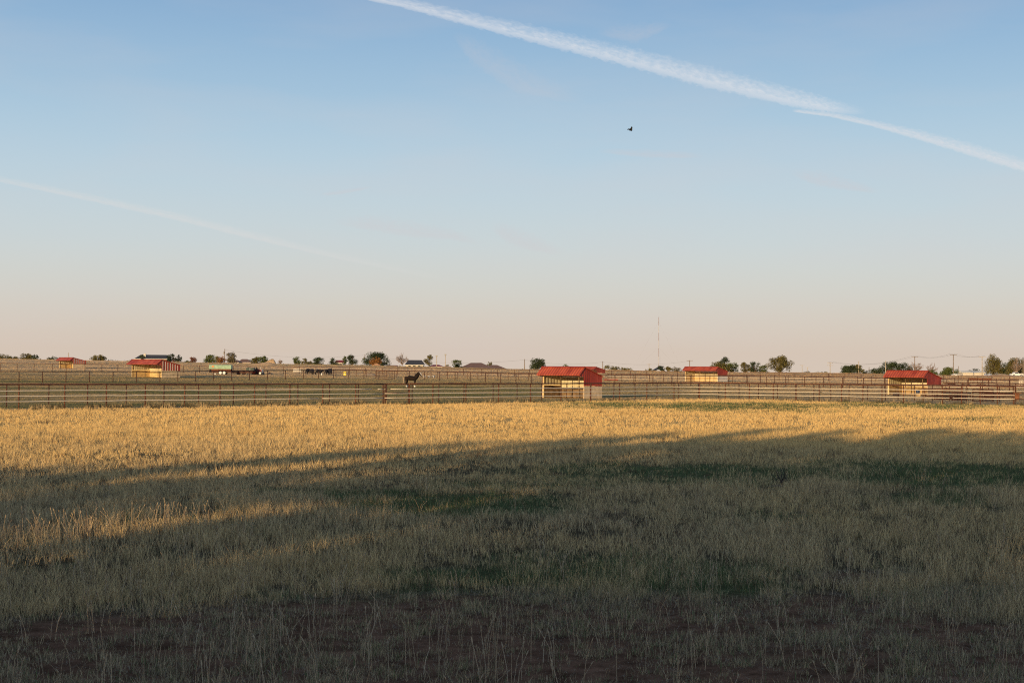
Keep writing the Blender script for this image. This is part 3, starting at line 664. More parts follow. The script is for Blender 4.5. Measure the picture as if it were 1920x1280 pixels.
# ------------------------------------------------------------------ red roofed horse sheds
PHI = .75
def shed(px_corner, base, ridge, front_px, gable_px, label, gable_low='cream', door=True, d=None, extra=None, kick='kick', side='red_side'):
    """px_corner: the corner between open front and right gable wall"""
    g = gp(px_corner, d) if d else hit(px_corner, base)
    d = g.y; az = math.atan2(g.x, g.y); top = at(px_corner, ridge, d)
    Hh = top.z - g.z; W = gable_px*d/F/math.sin(PHI-az); L = front_px*d/F/math.cos(PHI-az)
    s = Hh/2.7; rz = -PHI     # local +x to the right along the front, local -y towards the sun
    # local origin at the front right corner; x from -L to 0, y from 0 (front) to W (back)
    root = thing('horse_shed', label, 'shed', g, rz, 'red roofed horse sheds')
    can = .27*W; ez = Hh*.71; fz = Hh*.75; low = Hh*.40; t = .06
    cor = MB()
    rf = MB(); o = .09
    # roof: two pitched sheets with thickness, small overhang at the gables
    rf.prism([(-can-.05, fz-.03), (0, Hh), (0, Hh+.06), (-can-.05, fz+.03)], -L-o, o)
    rf.prism([(0, Hh), (W+.12, ez-.04), (W+.12, ez+.02), (0, Hh+.06)], -L-o, o)
    ro = rf.build('roof', M['red_roof'], root)
    rc = MB(); rc.prism([(-.12, Hh+.02), (0, Hh+.075), (.12, Hh+.02), (0, Hh+.11)], -L-o, o); rc.build('ridge_cap', M['red_side'], ro)
    for sx in (0, -L):
        x0, x1 = (-t, 0) if sx == 0 else (-L, -L+t)
        m_ = MB(); m_.prism([(-can, fz-.02), (-can+.06, fz-.10), (0, fz-.02-.12), (0, low), (W, low), (W, ez-.01), (0, Hh-.01)], x0, x1)
        if side == 'red_stripe':
            m_.cur = 1; xs = x1 + .012 if sx == 0 else x0 - .012; yy = .22
            while yy < W - .1:
                zt = Hh - (Hh-ez)*yy/W - .12; m_.box((xs, yy, (low+zt)/2), (.03, .09, zt-low)); yy += .46
        u = m_.build('gable_siding', [M['red_side'], M['trim']] if side == 'red_stripe' else M[side], root)
        if sx != 0:   # cream lining on the inner face
            li = MB(); li.prism([(.02, low+.02), (W-.02, low+.02), (W-.02, ez-.08), (.02, Hh-.12)], x1+.004, x1+.02); li.build('lining', M['cream_y'], u)
        lw = MB(); lw.box(((x0+x1)/2, W/2, low/2-.02), (t+.03, W, low-.004)); lo = lw.build('lower_wall', M['stucco'] if gable_low == 'white' else M['cream_wall'], root)
        if sx != 0: kk_ = MB(); kk_.box((x1+.045, W/2, low/2), (.03, W-.1, low)); kk_.build('kick_board', M[kick], lo)
    bw = MB(); bw.box((-L/2, W-.03, (low*.8+ez-.06)/2), (L-2*t-.01, t, ez-low*.8-.06)); b_ = bw.build('back_wall', M['cream_x'], root)
    kb = MB(); kb.box((-L/2, W-.10, low*.42), (L-2*t-.12, .04, low*.84)); kb.build('kick_board', M[kick], root)
    hd = MB(); hd.box((-L/2, -.0, Hh-.12), (L-2*t-.02, .08, .14)); hd.build('header_beam', M['post_wood'], root)
    for i, x in enumerate((-L+.12, -L*.55, -L*.12)):
        p = MB(); p.box((x, .02, (Hh-.25)/2), (.11 if i == 0 else .07, .09, Hh-.24)); p.build('post', M['post_cream'] if i == 0 else M['kick_dull'], root)
    fb = MB(); fb.box((-L/2, -can+.03, fz-.045), (L-2*t, .04, .05)); fb.build('eave_board', M['rust_dark'], root)
    rl = MB(); rl.tube([(-L+.1, -.05, low*1.06), (-.1, -.05, low*1.06)], .045, 6); rl.build('front_rail', M['post_cream'], root)
    if extra == 'light_strip':
        st = MB(); st.prism([(.12, Hh+.0), (.12, Hh+.11), (.40, Hh+.0), (.40, Hh-.12)], -L*.92, -.1); st.build('ridge_vent', M['trim'], root)
    return root, g, L, W, Hh
A = shed(1095, 747, 689, 80, 34, 'largest red roofed shed at the centre with its shadow to the right', kick='kick_dull')
B = shed(303, 708.5, 674.5, 56, 34, 'second shed from the left with bright yellow lit interior', kick='kick_lit', side='red_stripe')
Cs = shed(137, 691, 670.5, 25, 23, 'smallest shed at far left with red roof', kick='kick_lit', side='red_stripe')
D = shed(1346, 715.5, 688.2, 62, 18, 'red roofed shed with white lower end wall right of the mast', 'white', kick='kick_lit')
E = shed(1739, 741, 696, 73, 25, 'red roofed shed on the right with rusty gates piled beside it', extra='light_strip')
Fh = shed(1118, 700, 688, 36, 17, 'distant shed half hidden behind the centre shed', d=300)

# ------------------------------------------------------------------ utility poles, light poles, mast, wires
TOPS = {}
def upole(px, base, top, arms, d, label, m='pole', transf=False):
    g = gp(px, d); t = at(px, top, d); h = t.z-g.z; root = thing('utility_pole', label, 'pole', g, 0, 'utility poles along the skyline')
    MB().tube([(0, 0, -.5), (0, 0, h)], [.17, .12], 8).build('pole', M[m], root, True)
    for i in range(arms):
        z = h-.25-i*1.0; a = MB().box((0, -.14, z), (2.3, .12, .12)).build('crossarm', M[m], root)
        for x in (-1.05, -.35, .35, 1.05): MB().tube([(x, -.14, z+.06), (x, -.14, z+.26)], .05, 6).build('insulator', M['insul'], a)
    if transf: MB().tube([(-.35, 0, h-1.9), (-.35, 0, h-1.0)], .24, 10).build('transformer', M['steel'], root, True)
    TOPS[px] = (Vector((g.x, g.y-.14, g.z+h+.0)), arms); return root
upole(128, 671, 661, 0, 520, 'short pale pole above the roof of the far left shed', 'pole_pale')
upole(406.5, 680, 666, 0, 540, 'short thin pale pole in front of the left trees', 'pole_pale')
upole(421, 680, 654, 0, 540, 'tall wooden pole with transformer above the green trailer', 'pole', True)
upole(684, 685, 664, 0, 540, 'dark pole with transformer left of the largest dark tree', 'pole', True)
upole(983.5, 692, 673, 0, 540, 'plain grey pole left of the fan shaped tree')
upole(1130, 692, 677, 0, 540, 'plain dark pole above the distant half hidden shed')
upole(1217, 696, 682, 1, 700, 'faint small crossarm pole left of the mast', 'pole_pale')
upole(1293, 697, 675, 1, 540, 'crossarm pole rising above the shed with white lower wall')
upole(1504, 698, 684, 1, 760, 'left pole of the close pair right of the big spreading tree', 'pole_pale')
upole(1514, 698, 688, 1, 860, 'right shorter pole of the close pair right of the big spreading tree', 'pole_pale')
upole(1556.5, 699, 679, 2, 560, 'pole with double crossarms standing alone on the skyline', 'pole_pale')
upole(1610, 700, 677, 0, 520, 'plain pale pole in front of an olive tree', 'pole_pale')
upole(1629.5, 700, 688, 0, 640, 'thin short pole right of the small dark bush')
upole(1660.5, 701, 676, 0, 500, 'plain pale pole left of the right shed roof', 'pole_pale')
upole(1715, 703, 668, 1, 520, 'crossarm pole rising behind the right shed')
upole(1787.5, 706, 664, 1, 480, 'crossarm pole in front of the bright olive tree')
upole(1841.5, 706, 668, 1, 470, 'pale crossarm pole at the end of the long white building', 'pole_pale')
upole(1918.5, 712, 672, 0, 430, 'reddish pole at the right edge of the photo')
upole(1797, 704, 686, 0, 700, 'faint thin pole left of the long white building')
def wire(a, b, label, offs=(0, 0), sag=1.2, r=.02):
    A_, B_ = TOPS[a][0], TOPS[b][0]; g = A_.copy(); root = thing('power_line', label, 'power line', g, 0, 'power lines between poles')
    for dx in offs:
        pts = []
        for i in range(15):
            t = i/14; p = A_.lerp(B_, t); p.z -= 4*sag*t*(1-t); p = p + Vector((dx, 0, .22 if TOPS[a][1] else -.3)); pts.append(p-g)
        MB().tube(pts, r, 4).build('wire', M['wire'], root)
wire(1556.5, 1715, 'sagging power line from the double crossarm pole to the right shed pole', (-.9, .9), 2)
wire(1715, 1787.5, 'sagging power line between the two poles right of centre shed roofs', (-.9, .9), 1)
wire(1787.5, 1841.5, 'sagging power line in front of the long white building', (-.9, .9), .8)
wire(421, 684, 'thin power line between the two left transformer poles', (0,), 1.8, .018)
wire(684, 983.5, 'thin power line above the black roofed house and hip roofs', (0,), 2.0, .018)
wire(983.5, 1130, 'thin power line above the centre shed roof', (0,), 1.2, .018)
wire(1130, 1293, 'thin power line passing the mast foot', (0,), 1.2, .018)
def light_pole(px, base, top, label):
    d = 520; g = gp(px, d); h = at(px, top, d).z-g.z; root = thing('light_pole', label, 'light pole', g, 0, 'floodlight poles')
    MB().tube([(0, 0, -.4), (0, 0, h)], [.14, .09], 8).build('pole', M['pole_pale'], root, True)
    MB().box((0, -.2, h), (.75, .6, .35)).box((0, -.1, h-.3), (.4, .3, .3)).build('lamp_head', M['insul'], root)
light_pole(818.5, 686, 667, 'shorter light pole with lamp head right of the olive tree')
light_pole(835, 688, 664.5, 'taller light pole with lamp head above the orange roof')
# mast
def mast():
    d = 1400; g = gp(1234.4, d); g.z = at(1234.4, 697, d).z; h = at(1234.4, 595, d).z - g.z
    root = thing('radio_mast', 'tall thin lattice radio mast on the centre right skyline', 'mast', g)
    r = .30; n = 12
    for s in range(7):
        mb = MB(); z0 = h*s/7; z1 = h*(s+1)/7
        for k in range(3): a = 2*PI*k/3; mb.tube([(r*math.cos(a), r*math.sin(a), z0), (r*math.cos(a), r*math.sin(a), z1)], .06, 4)
        for i in range(10):
            for k in range(3):
                a = 2*PI*k/3; b = 2*PI*(k+1)/3; za = z0+(z1-z0)*i/10; zb = z0+(z1-z0)*(i+1)/10
                mb.tube([(r*math.cos(a), r*math.sin(a), za), (r*math.cos(b), r*math.sin(b), zb)], .035, 3)
        mb.build('lattice_section', M['mast_red'] if s % 2 == 0 else M['mast_white'], root)
    MB().tube([(0, 0, h), (0, 0, h+1.8)], .06, 5).build('antenna', M['steel'], root)
    for k in range(3):
        a = 2*PI*k/3+.5
        for zz in (h*.45, h*.92): MB().tube([(0, 0, zz), (h*.6*math.cos(a), h*.6*math.sin(a), -4)], .018, 3).build('guy_wire', M['wire'], root)
mast()

# ------------------------------------------------------------------ houses and outbuildings on the skyline
def hip_house(px0, px1, top, d, wall_h_frac, roof, wall, label, ridge=(.3, .7), cat='house', name='house', chimney=None, win=3, depth=9, base_py=None, gable=False, sink=0):
    pxm = (px0+px1)/2; g = gp(pxm, d); g.z -= sink; h = at(pxm, top, d).z - g.z; W = (px1-px0)*d/F; wh = h*wall_h_frac
    root = thing(name, label, cat, g, 0, 'buildings on the skyline'); ov = .4
    MB().box((0, 0, wh/2-.1), (W-2*ov, depth-2*ov, wh+.1)).build('wall', M[wall], root)
    x0, x1 = -W/2, W/2; r0, r1 = x0+ridge[0]*W, x0+ridge[1]*W; y0, y1 = -depth/2, depth/2
    if gable: r0, r1 = x0, x1
    rf = MB(); rf.add([(x0, y0, wh), (x1, y0, wh), (x1, y1, wh), (x0, y1, wh), (r0, 0, h), (r1, 0, h)], [(0, 1, 5, 4), (1, 2, 5), (2, 3, 4, 5), (3, 0, 4), (0, 3, 2, 1)])
    ro = rf.build('roof', M[roof], root)
    MB().box((0, y0-.03, wh-.08), (W, .1, .18)).build('fascia', M['trim'], ro)
    for i in range(win):
        x = x0+W*(i+1)/(win+1); w_ = MB().box((x, y0+ov-.03, wh*.55), (1.3, .08, min(1.2, wh*.5))).build('window', M['trim'], root)
        MB().box((x, y0+ov-.08, wh*.55), (1.1, .04, min(1.0, wh*.42))).build('pane', M['glass'], w_)
    if chimney: cx_ = x0+W*chimney[0]; MB().box((cx_, -depth*.2, h*.8+.2), (chimney[1], .9, h*.55)).build('chimney', M['stucco'], ro)
    return root
hip_house(256, 318, 665, 620, .55, 'roof_dark', 'brick', 'long dark grey roofed house above the second shed', (.12, .9), chimney=(.28, .9))
hip_house(430, 452, 674.5, 640, .5, 'roof_brown', 'brick', 'low pinkish roof left of the pair of trees by the ramp', (.3, .7))
hip_house(448, 474, 673, 700, .5, 'roof_brown', 'brick', 'second low reddish roof touching the pair of trees', (.2, .6))
hip_house(630, 646, 675, 600, .6, 'roof_red', 'stucco', 'small house with reddish roof and white gable', (.2, .8), gable=True)
hip_house(697, 717, 681, 490, .2, 'roof_orange', 'stucco', 'low orange peaked roof below the largest dark tree', (.35, .5), depth=5, win=0, name='low_shed', cat='shed')
hip_house(724, 747, 684.5, 560, .5, 'roof_red', 'brick', 'long low red roof left of the bare brown tree', (.1, .9), win=2)
hip_house(760, 796, 674.8, 560, .42, 'roof_dark', 'stucco', 'black roofed house between the bare tree and upright olive tree', (.15, .85))
hip_house(803, 832, 683.5, 540, .5, 'roof_red', 'stucco', 'low dark red roof right of the upright olive tree', (.3, .7))
hip_house(829, 846, 686.5, 520, .6, 'roof_orange', 'roof_red', 'small orange red shed beneath the taller light pole', (.1, .9), win=0, name='low_shed', cat='shed')
hip_house(861, 928, 680, 600, .25, 'roof_brown', 'brick', 'large brown hip roofed house left of the grey pole', (.33, .62), depth=14)
hip_house(906, 953, 684, 620, .25, 'roof_brown', 'brick', 'lower brown hip roof joined at the right of the large one', (.3, .55), depth=12)
hip_house(1030, 1056, 687.3, 560, .4, 'roof_dark', 'brick', 'thin dark roofline behind the centre shed ridge', (.1, .9), win=1)
hip_house(1222, 1240, 688, 640, .4, 'roof_dark', 'stucco', 'dark sloping roof left of the tree at the mast foot', (.6, .8))
hip_house(1799, 1843, 695, 520, .75, 'trim', 'stucco', 'long low white building on the right skyline', (.03, .97), win=0, depth=6, sink=0)
hip_house(1230, 1239, 692.5, 500, .5, 'trim', 'white_paint', 'tiny white shed at the foot of the mast', (.4, .6), win=0, depth=3, name='low_shed', cat='shed')

# ------------------------------------------------------------------ dirt ramp and heaps
def mound(name, px, py, w, h_px, label, m, d=None, skew=0, cat='heap'):
    g = gp(px, d) if d else hit(px, py); W = w*g.y/F; Hh = h_px*g.y/F; root = None; n = 28; v = []; f = []
    rnd = random.Random(int(px))
    for j in range(9):
        for i in range(n):
            a = 2*PI*i/n; r = j/8; z = (1-r**1.6)*Hh*(1+.25*math.sin(3*a+px)*r); x = math.cos(a)*r*W/2; 
            z *= 1+.12*rnd.uniform(-1, 1); xx = x + skew*W*(1-r)*.5
            v.append((xx, math.sin(a)*r*W*.3, z-.05))
    for j in range(8):
        for i in range(n): f.append((j*n+i, j*n+(i+1) % n, (j+1)*n+(i+1) % n, (j+1)*n+i))
    o = MB().add(v, f).build(name, m, None, True); o.location = g; tag(o, label, cat); return o
mound('dirt_mound', 505, 686, 26, 9, 'pale steep dirt mound peaking right of the pair of trees', M['dirt'], 405, .5)
mound('dirt_bank', 492, 689, 52, 5, 'long tan dirt bank leading up to the steep mound', M['dirt'], 380, .4)
mound('dirt_bank', 1878, 706, 60, 5, 'tan dirt bank below the tallest trees on the right', M['dirt'], 385)
mound('hay_heap', 592, 704, 40, 2, 'thin scattered straw under the black cattle', M['straw'], cat='hay')
mound('hay_heap', 602, 703, 12, 4, 'small straw heap between the black cattle', M['straw'], cat='hay')
mound('scrap_heap', 695, 700, 24, 6, 'dark grey scrap heap left of the narrow mid distance gate', M['pole'], 275)
mound('dead_weed_mound', 1457, 911, 52, 7, 'dark low mound of dead weeds in the shaded field', M['dirt_dark'], cat='weeds')
mb = MB(); g = hit(1457, 908); root = thing('dead_weed', 'dark dead weed stems standing on the low dark mound', 'weed', g)
for i in range(34):
    a = random.uniform(0, 2*PI); x = random.gauss(.1, .07); l_ = random.uniform(.1, .45)
    mb.tube([(x, random.gauss(0, .1), 0), (x+.12*math.cos(a), .1*math.sin(a), l_*.6), (x+.25*math.cos(a)*l_*2, .2*math.sin(a), l_)], [.006, .004, .002], 3)
mb.build('stems', M['dirt_dark'], root)

# ------------------------------------------------------------------ stock trailer and farm gear at left
def wheel(parent, x, y, r, w, hub='white_paint'):
    t = MB().tube([(x, y-w/2, r), (x, y+w/2, r)], r, 18).build('wheel', M['black'], parent)
    MB().tube([(x, y-w/2-.015, r), (x, y-w/2+.02, r)], r*.72, 14).build('rim', M[hub], t)
def trailer():
    g = hit(414, 702.3); d = g.y; k = d/F; L = 41*k; Hh = 18.5*k; root = thing('stock_trailer', 'stock trailer with pale green upper half and rusty slatted sides', 'trailer', g, .05); w = 2.0
    z0 = .24*Hh; zm = .58*Hh
    MB().box((0, 0, z0+.05), (L, w, .12)).build('chassis', M['rust_dark'], root)
    fr = MB()
    for i in range(9): fr.box((-L/2+.25+i*(L-.5)/8, -w/2, (z0+zm)/2), (.07, .06, zm-z0))
    for z in np.linspace(z0+.15, zm-.05, 5): fr.box((0, -w/2+.01, z), (L-.1, .03, .11))
    fr.build('slatted_side', M['rust_panel'], root)
    MB().box((0, w/2, (z0+zm)/2), (L-.1, .05, zm-z0)).build('far_side', M['rust_panel'], root)
    MB().box((-L/2+.25, -w/2-.02, (z0+zm)/2), (.35, .03, (zm-z0)*.95)).build('door', M['black'], root)
    u = MB(); u.prism([(-w/2-.02, zm), (w/2+.02, zm), (w/2, Hh-.12), (w/2-.2, Hh), (-w/2+.2, Hh), (-w/2, Hh-.12)], -L/2, L/2); up_ = u.build('upper_body', M['green_paint'], root)
    MB().box((-L/2+L*.18, -w/2-.04, zm+(Hh-zm)*.6), (L*.1, .03, (Hh-zm)*.34)).build('mark', M['orange_paint'], up_)
    for x in (.02*L, .19*L): wheel(root, x, -w/2-.05, .36, .22); wheel(root, x, w/2-.1, .36, .22)
    MB().box((.105*L, -w/2-.06, .78), (L*.36, .22, .05)).build('fender', M['rust_dark'], root)
    MB().tube([(L/2, -.5, z0), (L/2+1.1, 0, z0), (L/2, .5, z0)], .05, 6).build('tow_hitch', M['rust_dark'], root)
    wheel(root, -L*.22, -w/2-.02, .16, .1)
trailer()
g = hit(455, 702.5); k = g.y/F
ft = thing('flatbed_trailer', 'long low rusty flatbed trailer right of the green stock trailer', 'trailer', g)
MB().box((0, 0, .62), (42*k, 2, .16)).build('deck', M['rust_dark'], ft); MB().box((0, -1.02, .42), (40*k, .08, .22)).build('side_beam', M['rust_dark'], ft)
for x in (-.6, .4): wheel(ft, x, -.9, .34, .2, 'rust_dark')
tk = thing('box_tank', 'dark green box shaped tank standing on the flatbed trailer', 'tank', g + Vector((15*k, 0, .71)))
tb = MB(); tb.box((0, 0, .32), (14*k, 1.6, .62)); tb.build('body', M['dark_green'], tk); MB().tube([(-.4, 0, .62), (-.4, 0, .74)], .2, 10).build('lid', M['black'], tk); MB().box((0, -.82, .32), (.06, .03, .6)).build('strap', M['steel'], tk)
g = hit(484, 702.8)
tr = thing('small_tractor', 'small red tractor with pale front beside the flatbed trailer', 'tractor', g, -.3)
MB().box((.2, 0, .75), (1.3, .55, .45)).build('hood', M['roof_red'], tr); MB().box((-.55, 0, .85), (.5, .5, .12)).box((-.78, 0, 1.1), (.1, .5, .5)).build('seat', M['black'], tr)
MB().tube([(-.1, 0, .95), (-.3, 0, 1.3)], .025, 5).box((-.3, 0, 1.3), (.05, .4, .3)).build('steering_wheel', M['black'], tr); MB().tube([(.5, .1, .95), (.5, .1, 1.5)], .035, 6).build('exhaust', M['white_paint'], tr)
MB().box((.9, 0, .75), (.08, .5, .5)).build('grille', M['white_paint'], tr)
for sy in (-.6, .6): wheel(tr, -.55, sy, .58, .3, 'roof_red'); wheel(tr, .7, sy*.8, .32, .2, 'white_paint')
bare_g = hit(505, 701); dm = mound('scrap_heap', 505, 701, 10, 3.5, 'small dark brush heap right of the small tractor', M['dirt_dark'])
g = hit(557, 699.5); k = g.y/F
wp = thing('hay_rack', 'pale panelled feed rack left of the black cattle', 'feeder', g)
MB().box((0, 0, 5.2*k), (14*k, .5, 5.5*k)).build('panel', M['stucco'], wp)
for x in (-6*k, 6*k): MB().tube([(x, 0, 0), (x, 0, 3*k)], .06, 6).build('leg', M['pole_pale'], wp)
for i, (px, py) in enumerate([(646.5, 706)]):
    g = gp(px, float(f3(px))-.15); s = thing('yellow_sign', 'small yellow sign hung on the mid distance fence left of the gate', 'sign', g)
    MB().box((0, 0, .85), (.42, .03, .62)).build('plate', M['yellow'], s); MB().box((0, -.02, .8), (.12, .012, .2)).build('pale_patch', M['white_paint'], s)
for px, lb in ((796, 'leftmost pale bucket on the ground right of the horse'), (804, 'middle pale bucket on the ground right of the horse'), (813, 'rightmost pale bucket on the ground right of the horse')):
    g = hit(px, 708.5); b = thing('feed_bucket', lb, 'bucket', g, 0, 'pale buckets right of the horse')
    MB().tube([(0, 0, 0), (0, 0, .42)], [.17, .23], 12).build('bucket', M['stucco'], b, True); MB().tube([(-.22, 0, .42), (-.1, 0, .6), (.1, 0, .6), (.22, 0, .42)], .012, 4).build('handle', M['steel'], b)
g = hit(603, 704); b = thing('marker_post', 'short white post in front of the black cattle', 'post', g); MB().tube([(0, 0, 0), (0, 0, .5)], .12, 8).build('post', M['white_paint'], b, True)

# ------------------------------------------------------------------ animals
def skinned(name, nodes, edges, m, parent, sub=2, fat=1.35):
    me = bpy.data.meshes.new(name); me.from_pydata([n[:3] for n in nodes], edges, [])
    o = bpy.data.objects.new(name, me); C.objects.link(o)
    sk = o.modifiers.new('skin', 'SKIN'); sk.use_smooth_shade = True; sk.branch_smoothing = .6
    if not me.skin_vertices: 
        bm = bmesh.new(); bm.from_mesh(me); bm.verts.layers.skin.verify(); bm.to_mesh(me); bm.free()
    for i, n in enumerate(nodes):
        r = n[3]*fat; me.skin_vertices[0].data[i].radius = (r, r) if not isinstance(r, tuple) else r
    me.skin_vertices[0].data[0].use_root = True
    ss = o.modifiers.new('sub', 'SUBSURF'); ss.levels = sub; ss.render_levels = sub
    dg = bpy.context.evaluated_depsgraph_get(); ev = o.evaluated_get(dg); m2 = bpy.data.meshes.new_from_object(ev)
    o.modifiers.clear(); o.data = m2; m2.materials.clear()
    for x in (m if isinstance(m, (list, tuple)) else [m]): m2.materials.append(x)
    m2.polygons.foreach_set('use_smooth', [True]*len(m2.polygons))
    o.parent = parent; return o
def horse_body_mat():
    m, nt, b = nmat('bay_coat'); n = nt.nodes; l = nt.links
    tc = n.new('ShaderNodeTexCoord'); sp = n.new('ShaderNodeSeparateXYZ'); l.new(tc.outputs['Object'], sp.inputs[0])
    nz = n.new('ShaderNodeTexNoise'); nz.inputs['Scale'].default_value = 3; l.new(tc.outputs['Object'], nz.inputs['Vector'])
    cr = n.new('ShaderNodeValToRGB'); cr.color_ramp.elements[0].position = .35; cr.color_ramp.elements[0].color = (.010, .007, .006, 1); cr.color_ramp.elements[1].position = .7; cr.color_ramp.elements[1].color = (.030, .017, .012, 1); l.new(nz.outputs['Fac'], cr.inputs['Fac'])
    lt = n.new('ShaderNodeMath'); lt.operation = 'LESS_THAN'; lt.inputs[1].default_value = .27; l.new(sp.outputs[2], lt.inputs[0])
    # blaze: front of the face
    gx = n.new('ShaderNodeVectorMath'); gx.operation = 'DOT_PRODUCT'; gx.inputs[1].default_value = (.80, 0, .60); l.new(tc.outputs['Object'], gx.inputs[0])
    gt_ = n.new('ShaderNodeMath'); gt_.operation = 'GREATER_THAN'; gt_.inputs[1].default_value = 2.10; l.new(gx.outputs['Value'], gt_.inputs[0])
    mxm = n.new('ShaderNodeMath'); mxm.operation = 'MAXIMUM'; l.new(lt.outputs[0], mxm.inputs[0]); l.new(gt_.outputs[0], mxm.inputs[1])
    mx = n.new('ShaderNodeMix'); mx.data_type = 'RGBA'; l.new(mxm.outputs[0], mx.inputs[0]); l.new(cr.outputs['Color'], mx.inputs[6]); mx.inputs[7].default_value = (.8, .72, .62, 1)
    l.new(mx.outputs[2], b.inputs['Base Color']); b.inputs['Roughness'].default_value = .8; b.inputs['Specular IOR Level'].default_value = .12
    return m
def horse():
    g = hit(770, 726); k = g.y/F; root = thing('horse', 'dark brown horse with white blaze and white lower legs facing right', 'horse', g)
    S = 22*k/1.55; root.scale = (S,)*3
    N = [(0, 0, 1.21, .25), (-.38, 0, 1.23, .275), (-.62, 0, 1.25, .30), (-.80, 0, 1.19, .20), (.30, 0, 1.20, .27), (.54, 0, 1.23, .30), (.68, 0, 1.33, .27),   # trunk
         (.84, 0, 1.50, .23), (.98, 0, 1.68, .185), (1.09, 0, 1.84, .135), (1.19, 0, 1.86, .115), (1.31, 0, 1.70, .10), (1.42, 0, 1.55, .075), (1.46, 0, 1.50, .065)]  # neck, head
    E = [(0, 1), (1, 2), (2, 3), (0, 4), (4, 5), (5, 6), (6, 7), (7, 8), (8, 9), (9, 10), (10, 11), (11, 12), (12, 13)]
    for sy, dx in ((-.15, 0), (.15, .12)):       # hind
        b = len(N); N += [(-.60, sy, 1.0, .17), (-.50+dx*.6, sy*1.1, .80, .115), (-.66+dx, sy, .54, .062), (-.58+dx, sy, .30, .042), (-.56+dx, sy, .14, .048), (-.53+dx, sy, .03, .062)]
        E += [(2, b), (b, b+1), (b+1, b+2), (b+2, b+3), (b+3, b+4), (b+4, b+5)]
    for sy, dx in ((-.14, 0), (.14, -.08)):       # fore
        b = len(N); N += [(.56, sy, .98, .13), (.58+dx*.5, sy, .76, .085), (.58+dx, sy, .50, .056), (.57+dx, sy, .27, .040), (.58+dx, sy, .13, .046), (.61+dx, sy, .03, .060)]
        E += [(5, b), (b, b+1), (b+1, b+2), (b+2, b+3), (b+3, b+4), (b+4, b+5)]
    b = len(N); N += [(1.08, -.06, 2.0, .032), (1.07, -.07, 2.09, .014), (1.08, .06, 2.0, .032), (1.07, .07, 2.09, .014)]; E += [(9, b), (b, b+1), (9, b+2), (b+2, b+3)]
    skinned('body', N, E, horse_body_mat(), root)
    skinned('tail', [(-.80, 0, 1.36, .035), (-.93, 0, 1.26, .045), (-.95, .0, .95, .06), (-.93, 0, .60, .055), (-.90, 0, .38, .02)], [(0, 1), (1, 2), (2, 3), (3, 4)], M['hair_pale'], root)
    skinned('mane', [(1.00, -.04, 1.98, .05), (.86, -.12, 1.84, .07), (.70, -.18, 1.68, .08), (.54, -.20, 1.54, .06), (1.12, -.04, 1.98, .03)], [(0, 1), (1, 2), (2, 3), (0, 4)], M['hair_dark'], root)
horse()
def cow_proto():
    root = thing('cow', 'black cow at the left end of the group facing away', 'cow', (0, 0, 0), 0, 'black cattle in the far paddock')
    N = [(0, 0, 1.0, .34), (-.45, 0, 1.02, .32), (-.78, 0, 1.02, .25), (.42, 0, 1.0, .34), (.72, 0, 1.02, .26), (.98, 0, 1.08, .17), (1.16, 0, 1.12, .14), (1.32, 0, 1.0, .11), (1.46, 0, .86, .09)]
    E = [(0, 1), (1, 2), (0, 3), (3, 4), (4, 5), (5, 6), (6, 7), (7, 8)]
    for sy in (-.19, .19):
        for j, x in ((2, -.74), (4, .62)):
            b = len(N); hk = -.07 if j == 2 else .0
            N += [(x, sy, .72, .14), (x+hk, sy, .44, .07), (x, sy, .22, .05), (x+.02, sy, .04, .065)]; E += [(j, b), (b, b+1), (b+1, b+2), (b+2, b+3)]
        b = len(N); N += [(1.16, sy*1.0, 1.22, .03)]; E += [(6, b)]
    skinned('body', N, E, M['cattle'], root, 1)
    MB().tube([(-.98, 0, 1.1), (-1.06, 0, .9), (-1.05, 0, .5)], [.03, .022, .04], 6).build('tail', M['cattle'], root, True)
    return root
cp = cow_proto()
cows = [(576.5, 701.8, 1.35, 'black cow at the left end of the group seen end on', .86), (585.5, 703, 1.9, 'black cow second from the left in the huddled group', .92), (597, 703.2, .45, 'black cow third from the left standing more side on', .88), (612.5, 702.6, 1.3, 'black cow fourth from the left behind the white post', .85), (619, 702.8, 1.75, 'black cow at the right end of the group', .95)]
for i, (px, py, rz, lb, s) in enumerate(cows):
    g = hit(px, py); sc = 11.2*g.y/F/1.32*s
    if i == 0: cp.location = g; cp.rotation_euler = (0, 0, rz); cp.scale = (sc,)*3; cp['label'] = lb
    else: dup(cp, g, rz, lb, None, (sc,)*3)
